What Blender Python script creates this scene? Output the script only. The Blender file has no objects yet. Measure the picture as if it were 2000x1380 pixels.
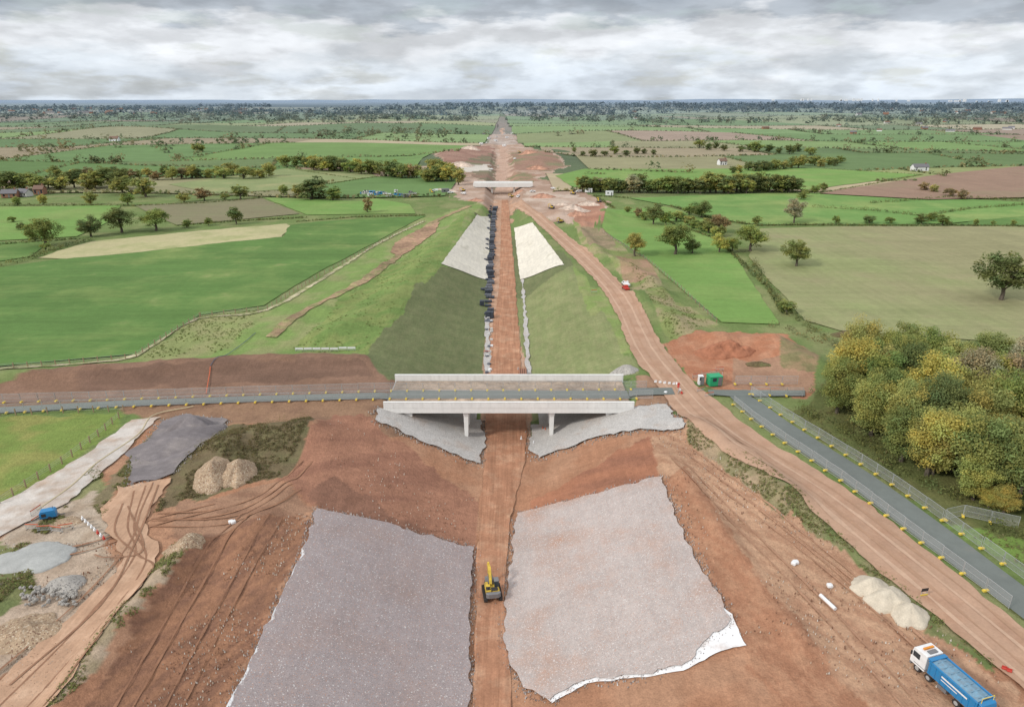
import bpy, bmesh, math, random
import numpy as np
from mathutils import Vector, Matrix, geometry as mg
random.seed(5); rng=np.random.default_rng(5)
sc=bpy.context.scene; col=sc.collection
# ---------------------------------------------------------------- survey helpers
FOC=1333.0; TH=math.radians(20.45); HC=60.0
def W(px,py,z=0.0):
    u=(px-1000)/FOC; v=(690-py)/FOC
    dy=math.cos(TH)+v*math.sin(TH); dz=-math.sin(TH)+v*math.cos(TH)
    t=(z-HC)/dz
    return (u*t,dy*t)
def WP(l,z=0.0): return [W(a,b,z) for a,b in l]
def ppm(y,z=0.0): return FOC/(y*math.cos(TH)+(HC-z)*math.sin(TH))
def lin(c): 
    c=c/255.0
    return c/12.92 if c<=0.04045 else ((c+0.055)/1.055)**2.4
K=0.9
def C(r,g,b,k=None):
    k=K if k is None else k
    m=(r+g+b)/3;s=.92
    return tuple(lin(m+(v-m)*s)*k for v in (r,g,b))
# ---------------------------------------------------------------- numpy noise
def _h(ix,iy,s):
    n=(ix*374761393+iy*668265263+s*1442695041)&0x7fffffff
    n=((n^(n>>13))*1274126177)&0x7fffffff
    return ((n^(n>>16))&0xffff)/65535.0
def vn(x,y,s=0):
    x=np.asarray(x,float);y=np.asarray(y,float)
    ix=np.floor(x).astype(np.int64);iy=np.floor(y).astype(np.int64)
    fx=x-ix;fy=y-iy;fx=fx*fx*(3-2*fx);fy=fy*fy*(3-2*fy)
    a=_h(ix,iy,s);b=_h(ix+1,iy,s);c=_h(ix,iy+1,s);d=_h(ix+1,iy+1,s)
    return (a*(1-fx)+b*fx)*(1-fy)+(c*(1-fx)+d*fx)*fy
def fbm(x,y,s=0,o=4):
    r=0;a=.5;t=0
    for i in range(o):
        r=r+a*vn(x*2**i,y*2**i,s+i*7);t+=a;a*=.5
    return r/t
def pip(x,y,poly):
    ins=np.zeros(np.shape(x),bool);n=len(poly)
    for i in range(n):
        x1,y1=poly[i];x2,y2=poly[(i+1)%n]
        if y1==y2: continue
        c=((y1>y)!=(y2>y))&(x<(x2-x1)*(y-y1)/(y2-y1)+x1)
        ins^=c
    return ins
def pdist(x,y,pts):
    d=np.full(np.shape(x),1e9)
    for (x1,y1),(x2,y2) in zip(pts[:-1],pts[1:]):
        vx,vy=x2-x1,y2-y1;L=vx*vx+vy*vy+1e-9
        t=np.clip(((x-x1)*vx+(y-y1)*vy)/L,0,1)
        d=np.minimum(d,np.hypot(x-x1-t*vx,y-y1-t*vy))
    return d
# ---------------------------------------------------------------- terrain shape
cLy=[30,54,83,91,110,122,128,145,152,161,200,256,340,428,520,700,1500,6000]
cLx=[-31,-31,-29.6,-30.5,-34,-33,-28,-28,-34,-37,-34,-27.4,-22,-17.5,-20,-22,-32,-100]
cRy=[30,54,63,100,116,128,145,161,200,256,340,428,508,700,1500,6000]
cRx=[27,27,27.4,26,26.5,26.5,27,30,26,20,12.5,6,8,2,-12,-70]
fLy=[30,61,83,102,120,171,272,438,520,829,1576,6000];fLx=[-4.8,-5,-5.7,-6.3,-6.2,-7.6,-10.2,-12,-13,-17,-29,-95]
fRy=[30,61,83,102,120,171,272,438,520,829,1576,6000];fRx=[1,0,-.6,.9,4.1,4.9,3.1,-1,-2,-8,-18,-78]
zFy=[30,290,340,430,500,520,600,900,1500];zFx=[-8,-8,-6.5,-4.2,-5,-5,-3,-1,0]
RID=[(WP([(640,660),(760,590),(850,490),(915,420)]),5.5,1.9),
     (WP([(520,650),(640,600),(740,520)]),6,1.2),
     (WP([(1130,455),(1170,500),(1260,545),(1290,580)]),4,2.2),
     (WP([(1250,580),(1330,640)]),5,2.0),
     (WP([(1350,835),(1450,900),(1545,985)]),3.5,2.1),
     (WP([(385,1075),(260,1210),(120,1400)]),2.5,2.0),
     (WP([(1310,900),(1420,1060),(1560,1260)]),2.2,1.0),
     (WP([(560,960),(470,1060)]),3,1.3),
     (WP([(400,905),(480,868),(600,850)]),5,2.4),
     (WP([(1400,668),(1500,672),(1570,705)]),5,2.6),
     (WP([(1190,420),(1150,445),(1100,420)]),10,3),
     (WP([(0,738),(250,722),(520,705),(700,705)]),4,1.4),
     (WP([(860,318),(900,300)]),30,6),(WP([(1040,318),(1080,300)]),26,5),
     (WP([(250,262),(380,258)]),110,10),(WP([(720,250),(880,246)]),120,9)]
def hgt(x,y,micro=False):
    x=np.asarray(x,float);y=np.asarray(y,float)
    cl=np.interp(y,cLy,cLx);cr=np.interp(y,cRy,cRx);fl=np.interp(y,fLy,fLx);fr=np.interp(y,fRy,fRx);zf=np.interp(y,zFy,zFx)
    t=np.where(x<(fl+fr)/2,(fl-x)/(fl-cl),(x-fr)/(cr-fr));t=np.clip(t,0,1)
    s=.65*t+.35*t*t*(3-2*t)
    z=zf*(1-s)
    for pts,w,a in RID:
        xs=[p[0] for p in pts];ys=[p[1] for p in pts]
        m=(x>min(xs)-4*w)&(x<max(xs)+4*w)&(y>min(ys)-4*w)&(y<max(ys)+4*w)
        if m.any():
            d=pdist(x[m],y[m],pts) if x.ndim else pdist(x,y,pts)
            g=a*np.exp(-(d/w)**2)*(0.6+.8*vn((x[m] if x.ndim else x)/(14 if w==5.5 else 5),(y[m] if y.ndim else y)/(14 if w==5.5 else 5),3) if w<20 else 1)
            if x.ndim: z[m]+=g*np.clip(s[m]*4-3,0,1)
            else: z=z+g*np.clip(s*4-3,0,1)
    k=np.clip((y-460)/900,0,1)
    z=z+k*16*(fbm(x/520,y/620,11,3)-.47)*np.clip((np.abs(x+.0145*y)-20)/150,0,1)
    z=z+np.clip((y-9000)/9000,0,1)*170*np.clip(fbm(x/5000,y/9000,21,3)-.42,0,1)
    z=z+1.4*(fbm(x/45,y/45,31,2)-.5)*np.clip((np.abs(x)-45)/60,0,1)*np.clip((y-165)/60,0,1)*np.clip((430-y)/60,0,1)
    if micro:
        m=np.clip((240-y)/80,0,1)
        z=z+m*(.34*(fbm(x/3.4,y/3.4,41,5)-.63))
    return z
def hz(x,y): return float(hgt(np.array([x]),np.array([y]))[0])
# ---------------------------------------------------------------- mesh helpers
def mk_mesh(name,V,Fa,colr=None,smooth=False):
    V=np.asarray(V,np.float32);Fa=np.asarray(Fa,np.int32);me=bpy.data.meshes.new(name)
    n,k=Fa.shape
    me.vertices.add(len(V));me.vertices.foreach_set('co',V.ravel())
    me.loops.add(n*k);me.loops.foreach_set('vertex_index',Fa.ravel())
    me.polygons.add(n);me.polygons.foreach_set('loop_start',np.arange(0,n*k,k,dtype=np.int32))
    me.update(calc_edges=True)
    if smooth: me.polygons.foreach_set('use_smooth',np.ones(n,bool))
    if colr is not None:
        a=me.color_attributes.new('col','FLOAT_COLOR','POINT')
        c=np.ones((len(V),4),np.float32);c[:,:3]=colr;a.data.foreach_set('color',c.ravel())
    return me
def py_mesh(name,V,Fa,smooth=False):
    me=bpy.data.meshes.new(name);me.from_pydata([tuple(v) for v in V],[],[tuple(f) for f in Fa]);me.update()
    if smooth:
        for p in me.polygons:p.use_smooth=True
    return me
def setm(me,mat):
    me.materials.clear();me.materials.append(mat);return me
def add(name,me,parent=None,loc=(0,0,0),rot=(0,0,0),scale=(1,1,1),label=None,cat=None,kind=None,group=None,color=None):
    o=bpy.data.objects.new(name,me);col.objects.link(o)
    o.location=loc;o.rotation_euler=rot;o.scale=scale
    if parent is not None:o.parent=parent
    if label:o['label']=label
    if cat:o['category']=cat
    if kind:o['kind']=kind
    if group:o['group']=group
    if color:o.color=(color[0],color[1],color[2],1)
    return o
def thing(name,parts,loc,rz=0,scale=(1,1,1),label=None,cat=None,group=None,colors=None,rx=0,ry=0):
    e=add(name,None,loc=loc,rot=(rx,ry,rz),scale=scale,label=label,cat=cat,group=group);e.empty_display_size=.2
    made=[]
    for p in parts:
        pn,me=p[0],p[1];lo=p[2] if len(p)>2 else (0,0,0);ro=p[3] if len(p)>3 else (0,0,0)
        par=made[p[4]] if len(p)>4 and p[4] is not None else e
        o=add(pn,me,parent=par,loc=lo,rot=ro)
        if colors and pn in colors:o.color=tuple(colors[pn])+(1,)
        made.append(o)
    return e
def bx(*boxes):
    V=[];Fa=[]
    for b in boxes:
        cx,cy,cz,sx,sy,sz=b[:6];i=len(V)
        for dz in(-1,1):
            for dx,dy in((-1,-1),(1,-1),(1,1),(-1,1)):V.append((cx+dx*sx/2,cy+dy*sy/2,cz+dz*sz/2))
        Fa+=[(i,i+3,i+2,i+1),(i+4,i+5,i+6,i+7)]+[(i+j,i+(j+1)%4,i+4+(j+1)%4,i+4+j) for j in range(4)]
    return V,Fa
def join(*vf):
    V=[];Fa=[]
    for v,f in vf:
        i=len(V);V+=list(v);Fa+=[tuple(k+i for k in q) for q in f]
    return V,Fa
def prism(poly,a,b,ax='y'):
    n=len(poly);V=[]
    for t in(a,b):
        for p,q in poly:V.append((p,t,q) if ax=='y' else ((t,p,q) if ax=='x' else (p,q,t)))
    return V,[tuple(range(n))[::-1],tuple(range(n,2*n))]+[(i,(i+1)%n,n+(i+1)%n,n+i) for i in range(n)]
def cyl(c,r,L,ax='x',n=16,r2=None):
    r2=r if r2 is None else r2;V=[]
    for s,rr in((-.5,r),(.5,r2)):
        for i in range(n):
            a=2*math.pi*i/n;p=(rr*math.cos(a),rr*math.sin(a));t=s*L
            v={'x':(t,p[0],p[1]),'y':(p[0],t,p[1]),'z':(p[0],p[1],t)}[ax]
            V.append((v[0]+c[0],v[1]+c[1],v[2]+c[2]))
    return V,[tuple(range(n))[::-1],tuple(range(n,2*n))]+[(i,(i+1)%n,n+(i+1)%n,n+i) for i in range(n)]
def tube(pts,rad,n=6):
    V=[];Fa=[]
    for i,(p,r) in enumerate(zip(pts,rad)):
        p=Vector(p);d=(Vector(pts[min(i+1,len(pts)-1)])-Vector(pts[max(i-1,0)])).normalized()
        a=d.orthogonal().normalized() if i==0 else (a-d*a.dot(d)).normalized()
        b=d.cross(a)
        for k in range(n):
            t=2*math.pi*k/n;V.append(tuple(p+(a*math.cos(t)+b*math.sin(t))*r))
    for i in range(len(pts)-1):
        for k in range(n):Fa.append((i*n+k,i*n+(k+1)%n,(i+1)*n+(k+1)%n,(i+1)*n+k))
    return V,Fa
def M(name,vf,mat,bev=0,smooth=False):
    me=py_mesh(name,vf[0],vf[1],smooth)
    bm=bmesh.new();bm.from_mesh(me);bmesh.ops.recalc_face_normals(bm,faces=bm.faces)
    if bev:bmesh.ops.bevel(bm,geom=list(bm.edges),offset=bev,segments=1,affect='EDGES',clamp_overlap=True)
    bm.to_mesh(me);bm.free()
    return setm(me,mat)
# ---------------------------------------------------------------- materials
def newmat(name):
    m=bpy.data.materials.new(name);m.use_nodes=True;nt=m.node_tree
    return m,nt,nt.nodes['Principled BSDF']
def surf(name,color=None,n=((.05,.35),(.5,.3),(4,.25)),streak=None,speck=None,tint=None,bump=(3,.4,.15),rough=.95):
    m,nt,bs=newmat(name);N=nt.nodes.new;L=nt.links.new
    tc=N('ShaderNodeTexCoord');vec=tc.outputs['Object']
    if color is None:
        a=N('ShaderNodeAttribute');a.attribute_name='col';cur=a.outputs['Color']
    else:
        r=N('ShaderNodeRGB');r.outputs[0].default_value=(*color,1);cur=r.outputs[0]
    def noise(s,v=vec,det=3):
        t=N('ShaderNodeTexNoise');t.inputs['Scale'].default_value=s;t.inputs['Detail'].default_value=det;t.inputs['Roughness'].default_value=.62
        L(v,t.inputs['Vector']);return t.outputs['Fac']
    def mr(f,a,b,lo,hi):
        t=N('ShaderNodeMapRange');t.inputs[1].default_value=a;t.inputs[2].default_value=b;t.inputs[3].default_value=lo;t.inputs[4].default_value=hi
        L(f,t.inputs[0]);return t.outputs[0]
    def mix(fac,A,B,mode='MIX'):
        t=N('ShaderNodeMix');t.data_type='RGBA';t.blend_type=mode
        if isinstance(fac,float):t.inputs[0].default_value=fac
        else:L(fac,t.inputs[0])
        for s,v in((6,A),(7,B)):
            if isinstance(v,tuple):t.inputs[s].default_value=(*v,1)
            else:L(v,t.inputs[s])
        return t.outputs[2]
    if tint:
        for tcol,ts,lo,hi,amt in (tint if isinstance(tint[0],tuple) and len(tint[0])==5 else (tint,)):
            cur=mix(mr(noise(ts,det=6),lo,hi,0,amt),cur,tcol)
    def mulv(cur,f):
        t=N('ShaderNodeVectorMath');t.operation='SCALE';L(cur,t.inputs[0]);L(f,t.inputs[3]);return t.outputs[0]
    for s,a in n:cur=mulv(cur,mr(noise(s),.3,.7,1-a,1+a))
    if streak:
        for sx,sy,ang,a in streak:
            mp=N('ShaderNodeMapping');mp.inputs['Rotation'].default_value=(0,0,ang);mp.inputs['Scale'].default_value=(sx,sy,0.2);L(vec,mp.inputs[0])
            cur=mulv(cur,mr(noise(1,mp.outputs[0],4),.35,.65,1-a,1+a))
    if speck:
        for sc_,thr,scol in speck:
            t=N('ShaderNodeTexVoronoi');t.inputs['Scale'].default_value=sc_;L(vec,t.inputs['Vector'])
            sp=N('ShaderNodeSeparateColor');L(t.outputs['Color'],sp.inputs[0])
            g=N('ShaderNodeMath');g.operation='GREATER_THAN';L(sp.outputs[0],g.inputs[0]);g.inputs[1].default_value=thr
            cur=mix(g.outputs[0],cur,scol)
    L(cur,bs.inputs['Base Color']);bs.inputs['Roughness'].default_value=rough;bs.inputs['Specular IOR Level'].default_value=.15
    if bump:
        b=N('ShaderNodeBump');b.inputs['Strength'].default_value=bump[1];b.inputs['Distance'].default_value=bump[2]
        L(noise(bump[0],det=6),b.inputs['Height']);L(b.outputs[0],bs.inputs['Normal'])
    return m
def plain(name,color,rough=.6,metal=0,dirt=.15,spec=.3):
    m,nt,bs=newmat(name);N=nt.nodes.new;L=nt.links.new
    tc=N('ShaderNodeTexCoord');t=N('ShaderNodeTexNoise');t.inputs['Scale'].default_value=2.2;t.inputs['Detail'].default_value=5;L(tc.outputs['Object'],t.inputs['Vector'])
    mr=N('ShaderNodeMapRange');mr.inputs[1].default_value=.35;mr.inputs[2].default_value=.75;mr.inputs[3].default_value=0;mr.inputs[4].default_value=dirt*2
    L(t.outputs['Fac'],mr.inputs[0]);mx=N('ShaderNodeMix');mx.data_type='RGBA';L(mr.outputs[0],mx.inputs[0])
    mx.inputs[6].default_value=(*color,1);mx.inputs[7].default_value=(color[0]*.4+.1,color[1]*.4+.06,color[2]*.4+.035,1)
    L(mx.outputs[2],bs.inputs['Base Color']);bs.inputs['Roughness'].default_value=rough;bs.inputs['Metallic'].default_value=metal;bs.inputs['Specular IOR Level'].default_value=spec
    return m
def leafmat(name):
    m,nt,bs=newmat(name);N=nt.nodes.new;L=nt.links.new
    a=N('ShaderNodeAttribute');a.attribute_name='col';o=N('ShaderNodeObjectInfo')
    mx=N('ShaderNodeMix');mx.data_type='RGBA';mx.blend_type='MULTIPLY';mx.inputs[0].default_value=1
    L(a.outputs['Color'],mx.inputs[6]);L(o.outputs['Color'],mx.inputs[7])
    nt.nodes.remove(bs);d=N('ShaderNodeBsdfDiffuse');t=N('ShaderNodeBsdfTranslucent');s=N('ShaderNodeMixShader');s.inputs[0].default_value=.42
    L(mx.outputs[2],d.inputs[0]);L(mx.outputs[2],t.inputs[0]);L(d.outputs[0],s.inputs[1]);L(t.outputs[0],s.inputs[2])
    L(s.outputs[0],nt.nodes['Material Output'].inputs[0]);return m
LEAF=leafmat('foliage')
BARK=surf('bark',(.12,.10,.08),n=((1,.3),(6,.3)),bump=(5,.5,.1))
mGround=surf('ground_surface',None,n=((.035,.08),(.22,.09),(1.3,.11),(5,.14)),streak=((1.5,.1,0,.05),(.1,1.2,.15,.04)),bump=(2.4,.8,.3))
mSoil=surf('haul_road_soil',C(188,152,127),n=((.04,.07),(.3,.08),(3,.08)),tint=(C(172,130,104),.18,.46,.7,.7),bump=(3,.25,.08))
mSoilD=surf('rutted_soil',C(176,126,97),n=((.05,.1),(.4,.12),(3,.12)),streak=((2.2,.07,0,.15),),tint=(C(200,160,130),.25,.48,.7,.7),bump=(3,.5,.2))
mTrackM=surf('tyre_marks',C(152,114,90),n=((.3,.15),(3,.15)),bump=None)
mTrackS=surf('faint_tyre_marks',C(158,116,90),n=((.3,.15),(3,.15)),bump=None)
mTar=surf('asphalt',C(118,124,120),n=((.05,.08),(.6,.06),(8,.06)),bump=(12,.2,.02),rough=.85,tint=(C(150,134,118),.3,.6,.8,.3))
mLime=surf('crushed_stone',C(204,196,188),n=((.08,.1),(.6,.1),(4,.1)),bump=(6,.5,.1),tint=(C(176,150,128),.2,.42,.66,.9))
def blk(nm,c,t,ta):
    r,g,b=c
    return surf(nm,C(*c),n=((.06,.06),(.4,.06),(2.5,.06),(9,.1)),streak=((1.1,.1,.1,.045),(.1,1.2,0,.03)),bump=(8,.5,.08),speck=((9,.968,C(214,208,205)),(12,.9,C(r-20,g-21,b-20)),(11,.92,C(r+16,g+12,b+10)),(13,.965,C(188,146,126))),tint=((C(*t),.1,.5,.72,ta),(C(r-14,g-18,b-20),.5,.5,.7,.5)))
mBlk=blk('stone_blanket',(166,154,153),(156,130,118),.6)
mBlk2=blk('stone_blanket_sunlit',(186,174,169),(176,136,114),.9)  # pinkish stone; sun-facing slope's brightness also put into this paler colour
mGeo=surf('geotextile',(.76,.76,.77),n=((.3,.05),(3,.06)),bump=(1.5,.5,.25),rough=.8,tint=(C(190,160,140),.5,.5,.75,.6))
mApron=surf('grey_stone',C(186,182,178),n=((.1,.08),(.7,.08),(5,.08)),bump=(6,.5,.1),speck=((9,.9,C(155,150,147)),(10,.93,C(212,209,205))),tint=(C(172,148,130),.2,.52,.74,.7))
mPale=surf('chalk_lining',C(222,215,200),n=((.06,.07),(.5,.08),(4,.08)),streak=((1.1,.12,0,.06),),bump=(4,.5,.15),tint=(C(172,165,142),.12,.56,.72,.7))
mDark=surf('grey_road_planings',C(128,121,122),n=((.1,.1),(.8,.1),(5,.12)),bump=(5,.5,.1),streak=((.25,1.5,.3,.08),),tint=(C(160,150,144),.15,.5,.7,.6))
mHeap=surf('pale_aggregate',C(208,196,176),n=((.2,.1),(1,.1),(5,.1)),bump=(6,.6,.1))
mHeapB=surf('brown_rubble',C(180,155,128),n=((.2,.14),(1,.16),(5,.18)),bump=(5,.9,.2),speck=((6,.85,C(145,116,94)),(7,.93,C(212,195,170))))
mHeapG=surf('grey_rubble',C(176,171,164),n=((.2,.1),(1,.12),(5,.16)),bump=(5,.8,.15),speck=((7,.88,C(135,130,127)),))
mWeedy=surf('weedy_earth',C(112,98,70),n=((.2,.2),(1,.25),(4,.25)),bump=(2,1,.3),tint=(C(104,110,68),.5,.5,.65,.7))
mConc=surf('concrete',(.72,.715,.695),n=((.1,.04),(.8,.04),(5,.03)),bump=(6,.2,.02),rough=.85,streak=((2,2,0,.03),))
mConcD=surf('concrete_darker',(.54,.53,.51),n=((.1,.06),(.8,.06)),bump=(6,.2,.02),rough=.85)  # darker grey concrete shared by decks, girders, cabins and sheds
mSteel=plain('galvanised_steel',(.46,.48,.49),.5,.3);mYel=plain('yellow_block',C(236,206,74,.95),.6)
mWhite=plain('white_paint',(.76,.77,.78),.45,dirt=.12);mBlue=plain('blue_paint',C(35,130,190,.95),.4,dirt=.15);mBlk_=plain('black_rubber',(.03,.03,.032),.8)
mExY=plain('machine_yellow',C(226,190,66,.95),.45,dirt=.3);mGlass=plain('dark_glass',(.03,.04,.05),.1,dirt=.02,spec=.6);mGreen=plain('green_paint',C(30,170,115,.9),.5)
mOr=plain('orange_plastic',C(225,105,60,.9),.5);mRed=plain('red_paint',C(200,60,50,.9),.5);mGry=plain('grey_steel',(.2,.2,.21),.5,.2);mCr=plain('dark_crate',(.045,.055,.075),.55,dirt=.05);mCr2=plain('slate_crate',(.12,.13,.155),.6,dirt=.08)
mBrick=plain('red_brick',C(158,112,92),.9);mRoof=plain('roof_tile',C(130,104,92),.9);mSlate=plain('slate_tile',C(118,118,124),.8);mWood=plain('timber_post',C(160,138,110),.9);mAmb=plain('amber_lamp',C(240,150,40),.4)
def wiremat():
    m,nt,bs=newmat('wire_mesh');N=nt.nodes.new;L=nt.links.new
    bs.inputs['Base Color'].default_value=(.5,.52,.53,1);t=N('ShaderNodeBsdfTransparent');s=N('ShaderNodeMixShader');s.inputs[0].default_value=.2
    L(t.outputs[0],s.inputs[1]);L(bs.outputs[0],s.inputs[2]);L(s.outputs[0],nt.nodes['Material Output'].inputs[0]);return m
mWire=wiremat()
# ---------------------------------------------------------------- ground colours
def axis(lo,dl,dh,hi,step,g):
    a=list(np.arange(dl,dh+1e-6,step));s=step;x=a[-1];up=[]
    while x<hi:
        s=s*g;x+=s;up.append(x)
    s=step;x=a[0];dn=[]
    while x>lo:
        s*=g;x-=s;dn.append(x)
    return np.array(dn[::-1]+a+up)
X=axis(-26000,-62,62,26000,.42,1.027);Y=axis(20,45,178,26000,.42,1.014)
gx,gy=np.meshgrid(X,Y);px_=gx.ravel();py_=gy.ravel()
gz=hgt(px_,py_,True)
n=len(px_)
cc=np.tile(np.array(C(112,132,74)),(n,1))
wn=np.clip(py_/120,.6,3)
wx=px_+(fbm(px_/3.5/wn,py_/3.5/wn,51,5)-.5)*5.5*wn;wy=py_+(fbm(px_/3.5/wn,py_/3.5/wn,61,5)-.5)*5.5*wn
def paint(poly,c,var=None,amt=.5,sc_=4.0,z=0,st=None):
    P=WP(poly,z);m=pip(wx,wy,P)
    base=np.tile(np.array(c),(m.sum(),1))
    if var is not None:
        X_,Y_=px_[m],py_[m]
        if st:
            a=st[0];X_,Y_=(X_*math.cos(a)+Y_*math.sin(a))*st[1],(-X_*math.sin(a)+Y_*math.cos(a))
        f=np.clip((fbm(X_/sc_,Y_/sc_,71,5)-.40)*4,0,1)[:,None]*amt
        base=base*(1-f)+np.array(var)*f
    cc[m]=base
LG=C(126,150,82);OL=C(112,120,76);DRY=C(158,152,108)
SO=C(172,124,95);SOr=C(178,120,90)
f=np.clip((fbm(px_/9,py_/9,75,5)-.42)*4,0,1)[:,None]*.5
cc=cc*(1-f)+np.array(DRY)*f*.9+np.array(OL)*f*.1
f=np.clip((fbm(px_/400,py_/500,91,4)-.35)*4,0,1)[:,None]
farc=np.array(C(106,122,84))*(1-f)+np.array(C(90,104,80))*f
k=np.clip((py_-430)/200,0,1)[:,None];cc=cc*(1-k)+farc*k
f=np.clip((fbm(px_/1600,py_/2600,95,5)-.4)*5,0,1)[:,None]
far_haze=np.array(C(94,110,118))*(1-f)+np.array(C(128,142,144))*f  # bluish aerial haze put into the far ground colour
k=np.clip((py_-2000)/2000,0,1)[:,None];cc=cc*(1-k)+far_haze*k
horizon_haze=np.array(C(134,154,176));k=np.clip((py_-5000)/8000,0,1)[:,None];cc=cc*(1-k)+horizon_haze*k  # paler horizon haze painted over the furthest ground
paint([(270,695),(390,620),(530,600),(830,425),(960,392),(950,420),(880,520),(730,690),(480,700),(250,712)],LG,DRY,.6,7)
paint([(270,695),(390,622),(520,605),(430,690),(280,712)],C(142,152,94),DRY,.6,5)
paint([(560,690),(700,560),(800,500),(930,405),(900,440),(860,520),(712,695)],C(118,144,76),C(146,152,90),.6,6,st=(-.5,3))
paint([(705,715),(712,690),(860,518),(955,400),(1008,400),(1100,518),(1225,690),(1235,725),(1100,745),(760,742)],C(112,120,80),C(126,128,90),.5,3.5,st=(0,2.5))
paint([(1015,545),(1100,520),(1225,690),(1235,730),(1040,760)],C(132,141,92),C(148,148,104),.5,3.5,st=(0,2.5))  # right slope painted lighter, brightness of its sun-facing side put into colour
paint([(960,395),(860,520),(885,515),(940,420)],C(128,154,84))
paint([(1010,398),(1040,435),(1010,440),(1000,410)],C(116,136,78))
paint([(1100,520),(1150,540),(1215,620),(1235,690),(1222,690)],C(134,154,86),DRY,.5,4)
# far corridor soil
paint([(905,392),(870,368),(760,384),(690,380),(690,370),(880,357),(870,330),(840,306),(890,288),(956,280),(950,262),(964,245),(972,232),(986,232),(996,245),(1008,262),(1014,280),(1080,302),(1110,322),(1055,350),(1150,374),(1190,395),(1165,450),(1095,446),(1020,402),(960,400)],C(172,142,122),C(200,178,162),.7,14)
paint([(956,250),(972,228),(986,228),(1002,250),(1010,264),(948,264)],C(146,138,132),C(124,126,118),.8,25)  # most distant corridor soil greyed, haze put into its colour
paint([(870,330),(850,306),(890,290),(962,284),(965,322),(900,330)],C(150,114,100),C(174,140,122),.6,20)
paint([(905,322),(965,300),(968,358),(925,345)],C(142,114,98),C(118,122,92),.8,12)
paint([(992,300),(1050,294),(1108,322),(1075,335),(1000,332)],C(158,124,106),C(126,128,94),.9,20)
paint([(992,335),(1060,340),(1040,356),(1000,356)],C(166,130,110),C(124,128,90),.9,10)
paint([(977,250),(983,250),(991,300),(996,358),(968,358),(973,300)],C(194,162,142),C(176,142,122),.6,10)
paint([(890,338),(905,324),(955,322),(958,332)],C(204,196,184))
paint([(950,282),(956,262),(1004,262),(1012,282)],C(186,172,162),C(160,136,120),.8,14)
paint([(1100,445),(1120,400),(1180,395),(1172,450),(1140,452)],C(168,120,98),C(188,144,120),.6,8)
paint([(1120,375),(1035,372),(1020,390),(1100,400),(1160,395)],C(200,180,163),C(172,138,118),.6,10)
# railway floor
paint([(918,1400),(925,1145),(930,1000),(940,900),(945,725),(950,540),(963,400),(997,400),(1015,540),(1035,725),(1040,900),(1010,1000),(990,1145),(1010,1400)],C(186,144,116),C(202,172,150),.5,3,z=-8)
# land right of haul road
paint([(1095,440),(1140,452),(1200,470),(1275,520),(1290,570),(1405,635),(1310,665),(1225,555),(1120,465)],C(134,146,86),C(168,150,118),.8,6)
paint([(1190,500),(1250,508),(1280,548),(1225,556)],C(170,138,112),C(138,130,88),.5,4)
paint([(1130,452),(1172,450),(1195,480),(1160,490)],C(158,138,110),OL,.5,4)
paint([(1295,668),(1330,655),(1440,648),(1545,655),(1590,700),(1605,760),(1575,775),(1420,770),(1345,742)],SOr,C(190,142,112),.6,3)
paint([(1430,700),(1590,708),(1600,765),(1430,755)],C(174,136,110),C(156,116,94),.5,4)
paint([(1520,655),(1610,700),(1600,725),(1530,720)],C(156,132,100),OL,.6,2)
# main works area
paint([(-700,1500),(-700,1100),(0,1040),(240,880),(300,812),(560,795),(770,790),(1290,790),(1350,830),(1500,905),(1570,985),(1760,1150),(2000,1320),(2300,1500)],SO,C(186,144,115),.6,5)
paint([(225,778),(480,768),(790,755),(800,825),(560,830),(300,822),(240,803)],C(156,122,96),C(136,104,84),.7,4)
paint([(1225,735),(1320,738),(1345,800),(1225,800)],C(170,134,108),C(146,112,90),.6,3)
paint([(0,752),(110,724),(480,692),(712,698),(775,745),(765,772),(400,785),(0,797),(-300,820),(-300,790)],C(138,106,86),C(154,120,100),.6,5)
paint([(150,735),(480,705),(700,712),(730,735),(400,750),(160,765)],C(122,94,78),C(140,108,90),.6,5,st=(0,.3))
paint([(640,815),(730,812),(935,905),(925,1070),(620,990),(545,935)],C(168,120,96),C(146,102,83),.75,2.6,st=(.55,.18))
paint([(600,960),(640,930),(930,1010),(928,1072),(620,995)],C(142,102,83),C(158,114,93),.6,3,st=(-.3,3))
paint([(1040,905),(1265,850),(1310,905),(1290,935),(1010,1000)],C(174,118,90),C(148,102,82),.65,3,st=(-.4,.25))
paint([(1270,850),(1345,838),(1540,990),(1760,1160),(1960,1330),(2100,1480),(1700,1480),(1480,1250),(1420,1190),(1290,935)],C(192,152,122),C(168,124,97),.75,2.6,st=(.68,3.5))
paint([(1290,935),(1340,920),(1480,1130),(1620,1300),(1760,1480),(1560,1480),(1440,1240),(1420,1190)],C(168,119,91),C(188,142,111),.65,2.2,st=(.5,3.5))
paint([(400,1060),(560,1000),(610,1010),(580,1080),(430,1400),(170,1400),(260,1240)],C(158,114,87),C(130,94,76),.8,2.4,st=(-.45,4))
paint([(340,1060),(400,1060),(260,1230),(130,1400),(90,1400),(200,1230)],C(184,162,138),C(145,132,96),.6,2)
paint([(350,985),(545,940),(610,990),(560,1005),(400,1060),(330,1050)],C(166,128,103),C(142,105,84),.7,2.5,st=(-.2,.3))
paint([(0,1200),(90,1080),(200,1060),(235,1120),(110,1240),(0,1330),(-300,1400),(-300,1200)],C(192,170,149),C(160,137,115),.6,2.4)
paint([(-100,1110),(60,1110),(70,1150),(0,1210),(-100,1260)],C(112,122,75),C(142,138,94),.5,2)
paint([(-100,1100),(30,1040),(190,905),(215,960),(100,1050),(-100,1130)],C(126,130,84),DRY,.5,3)
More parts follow.
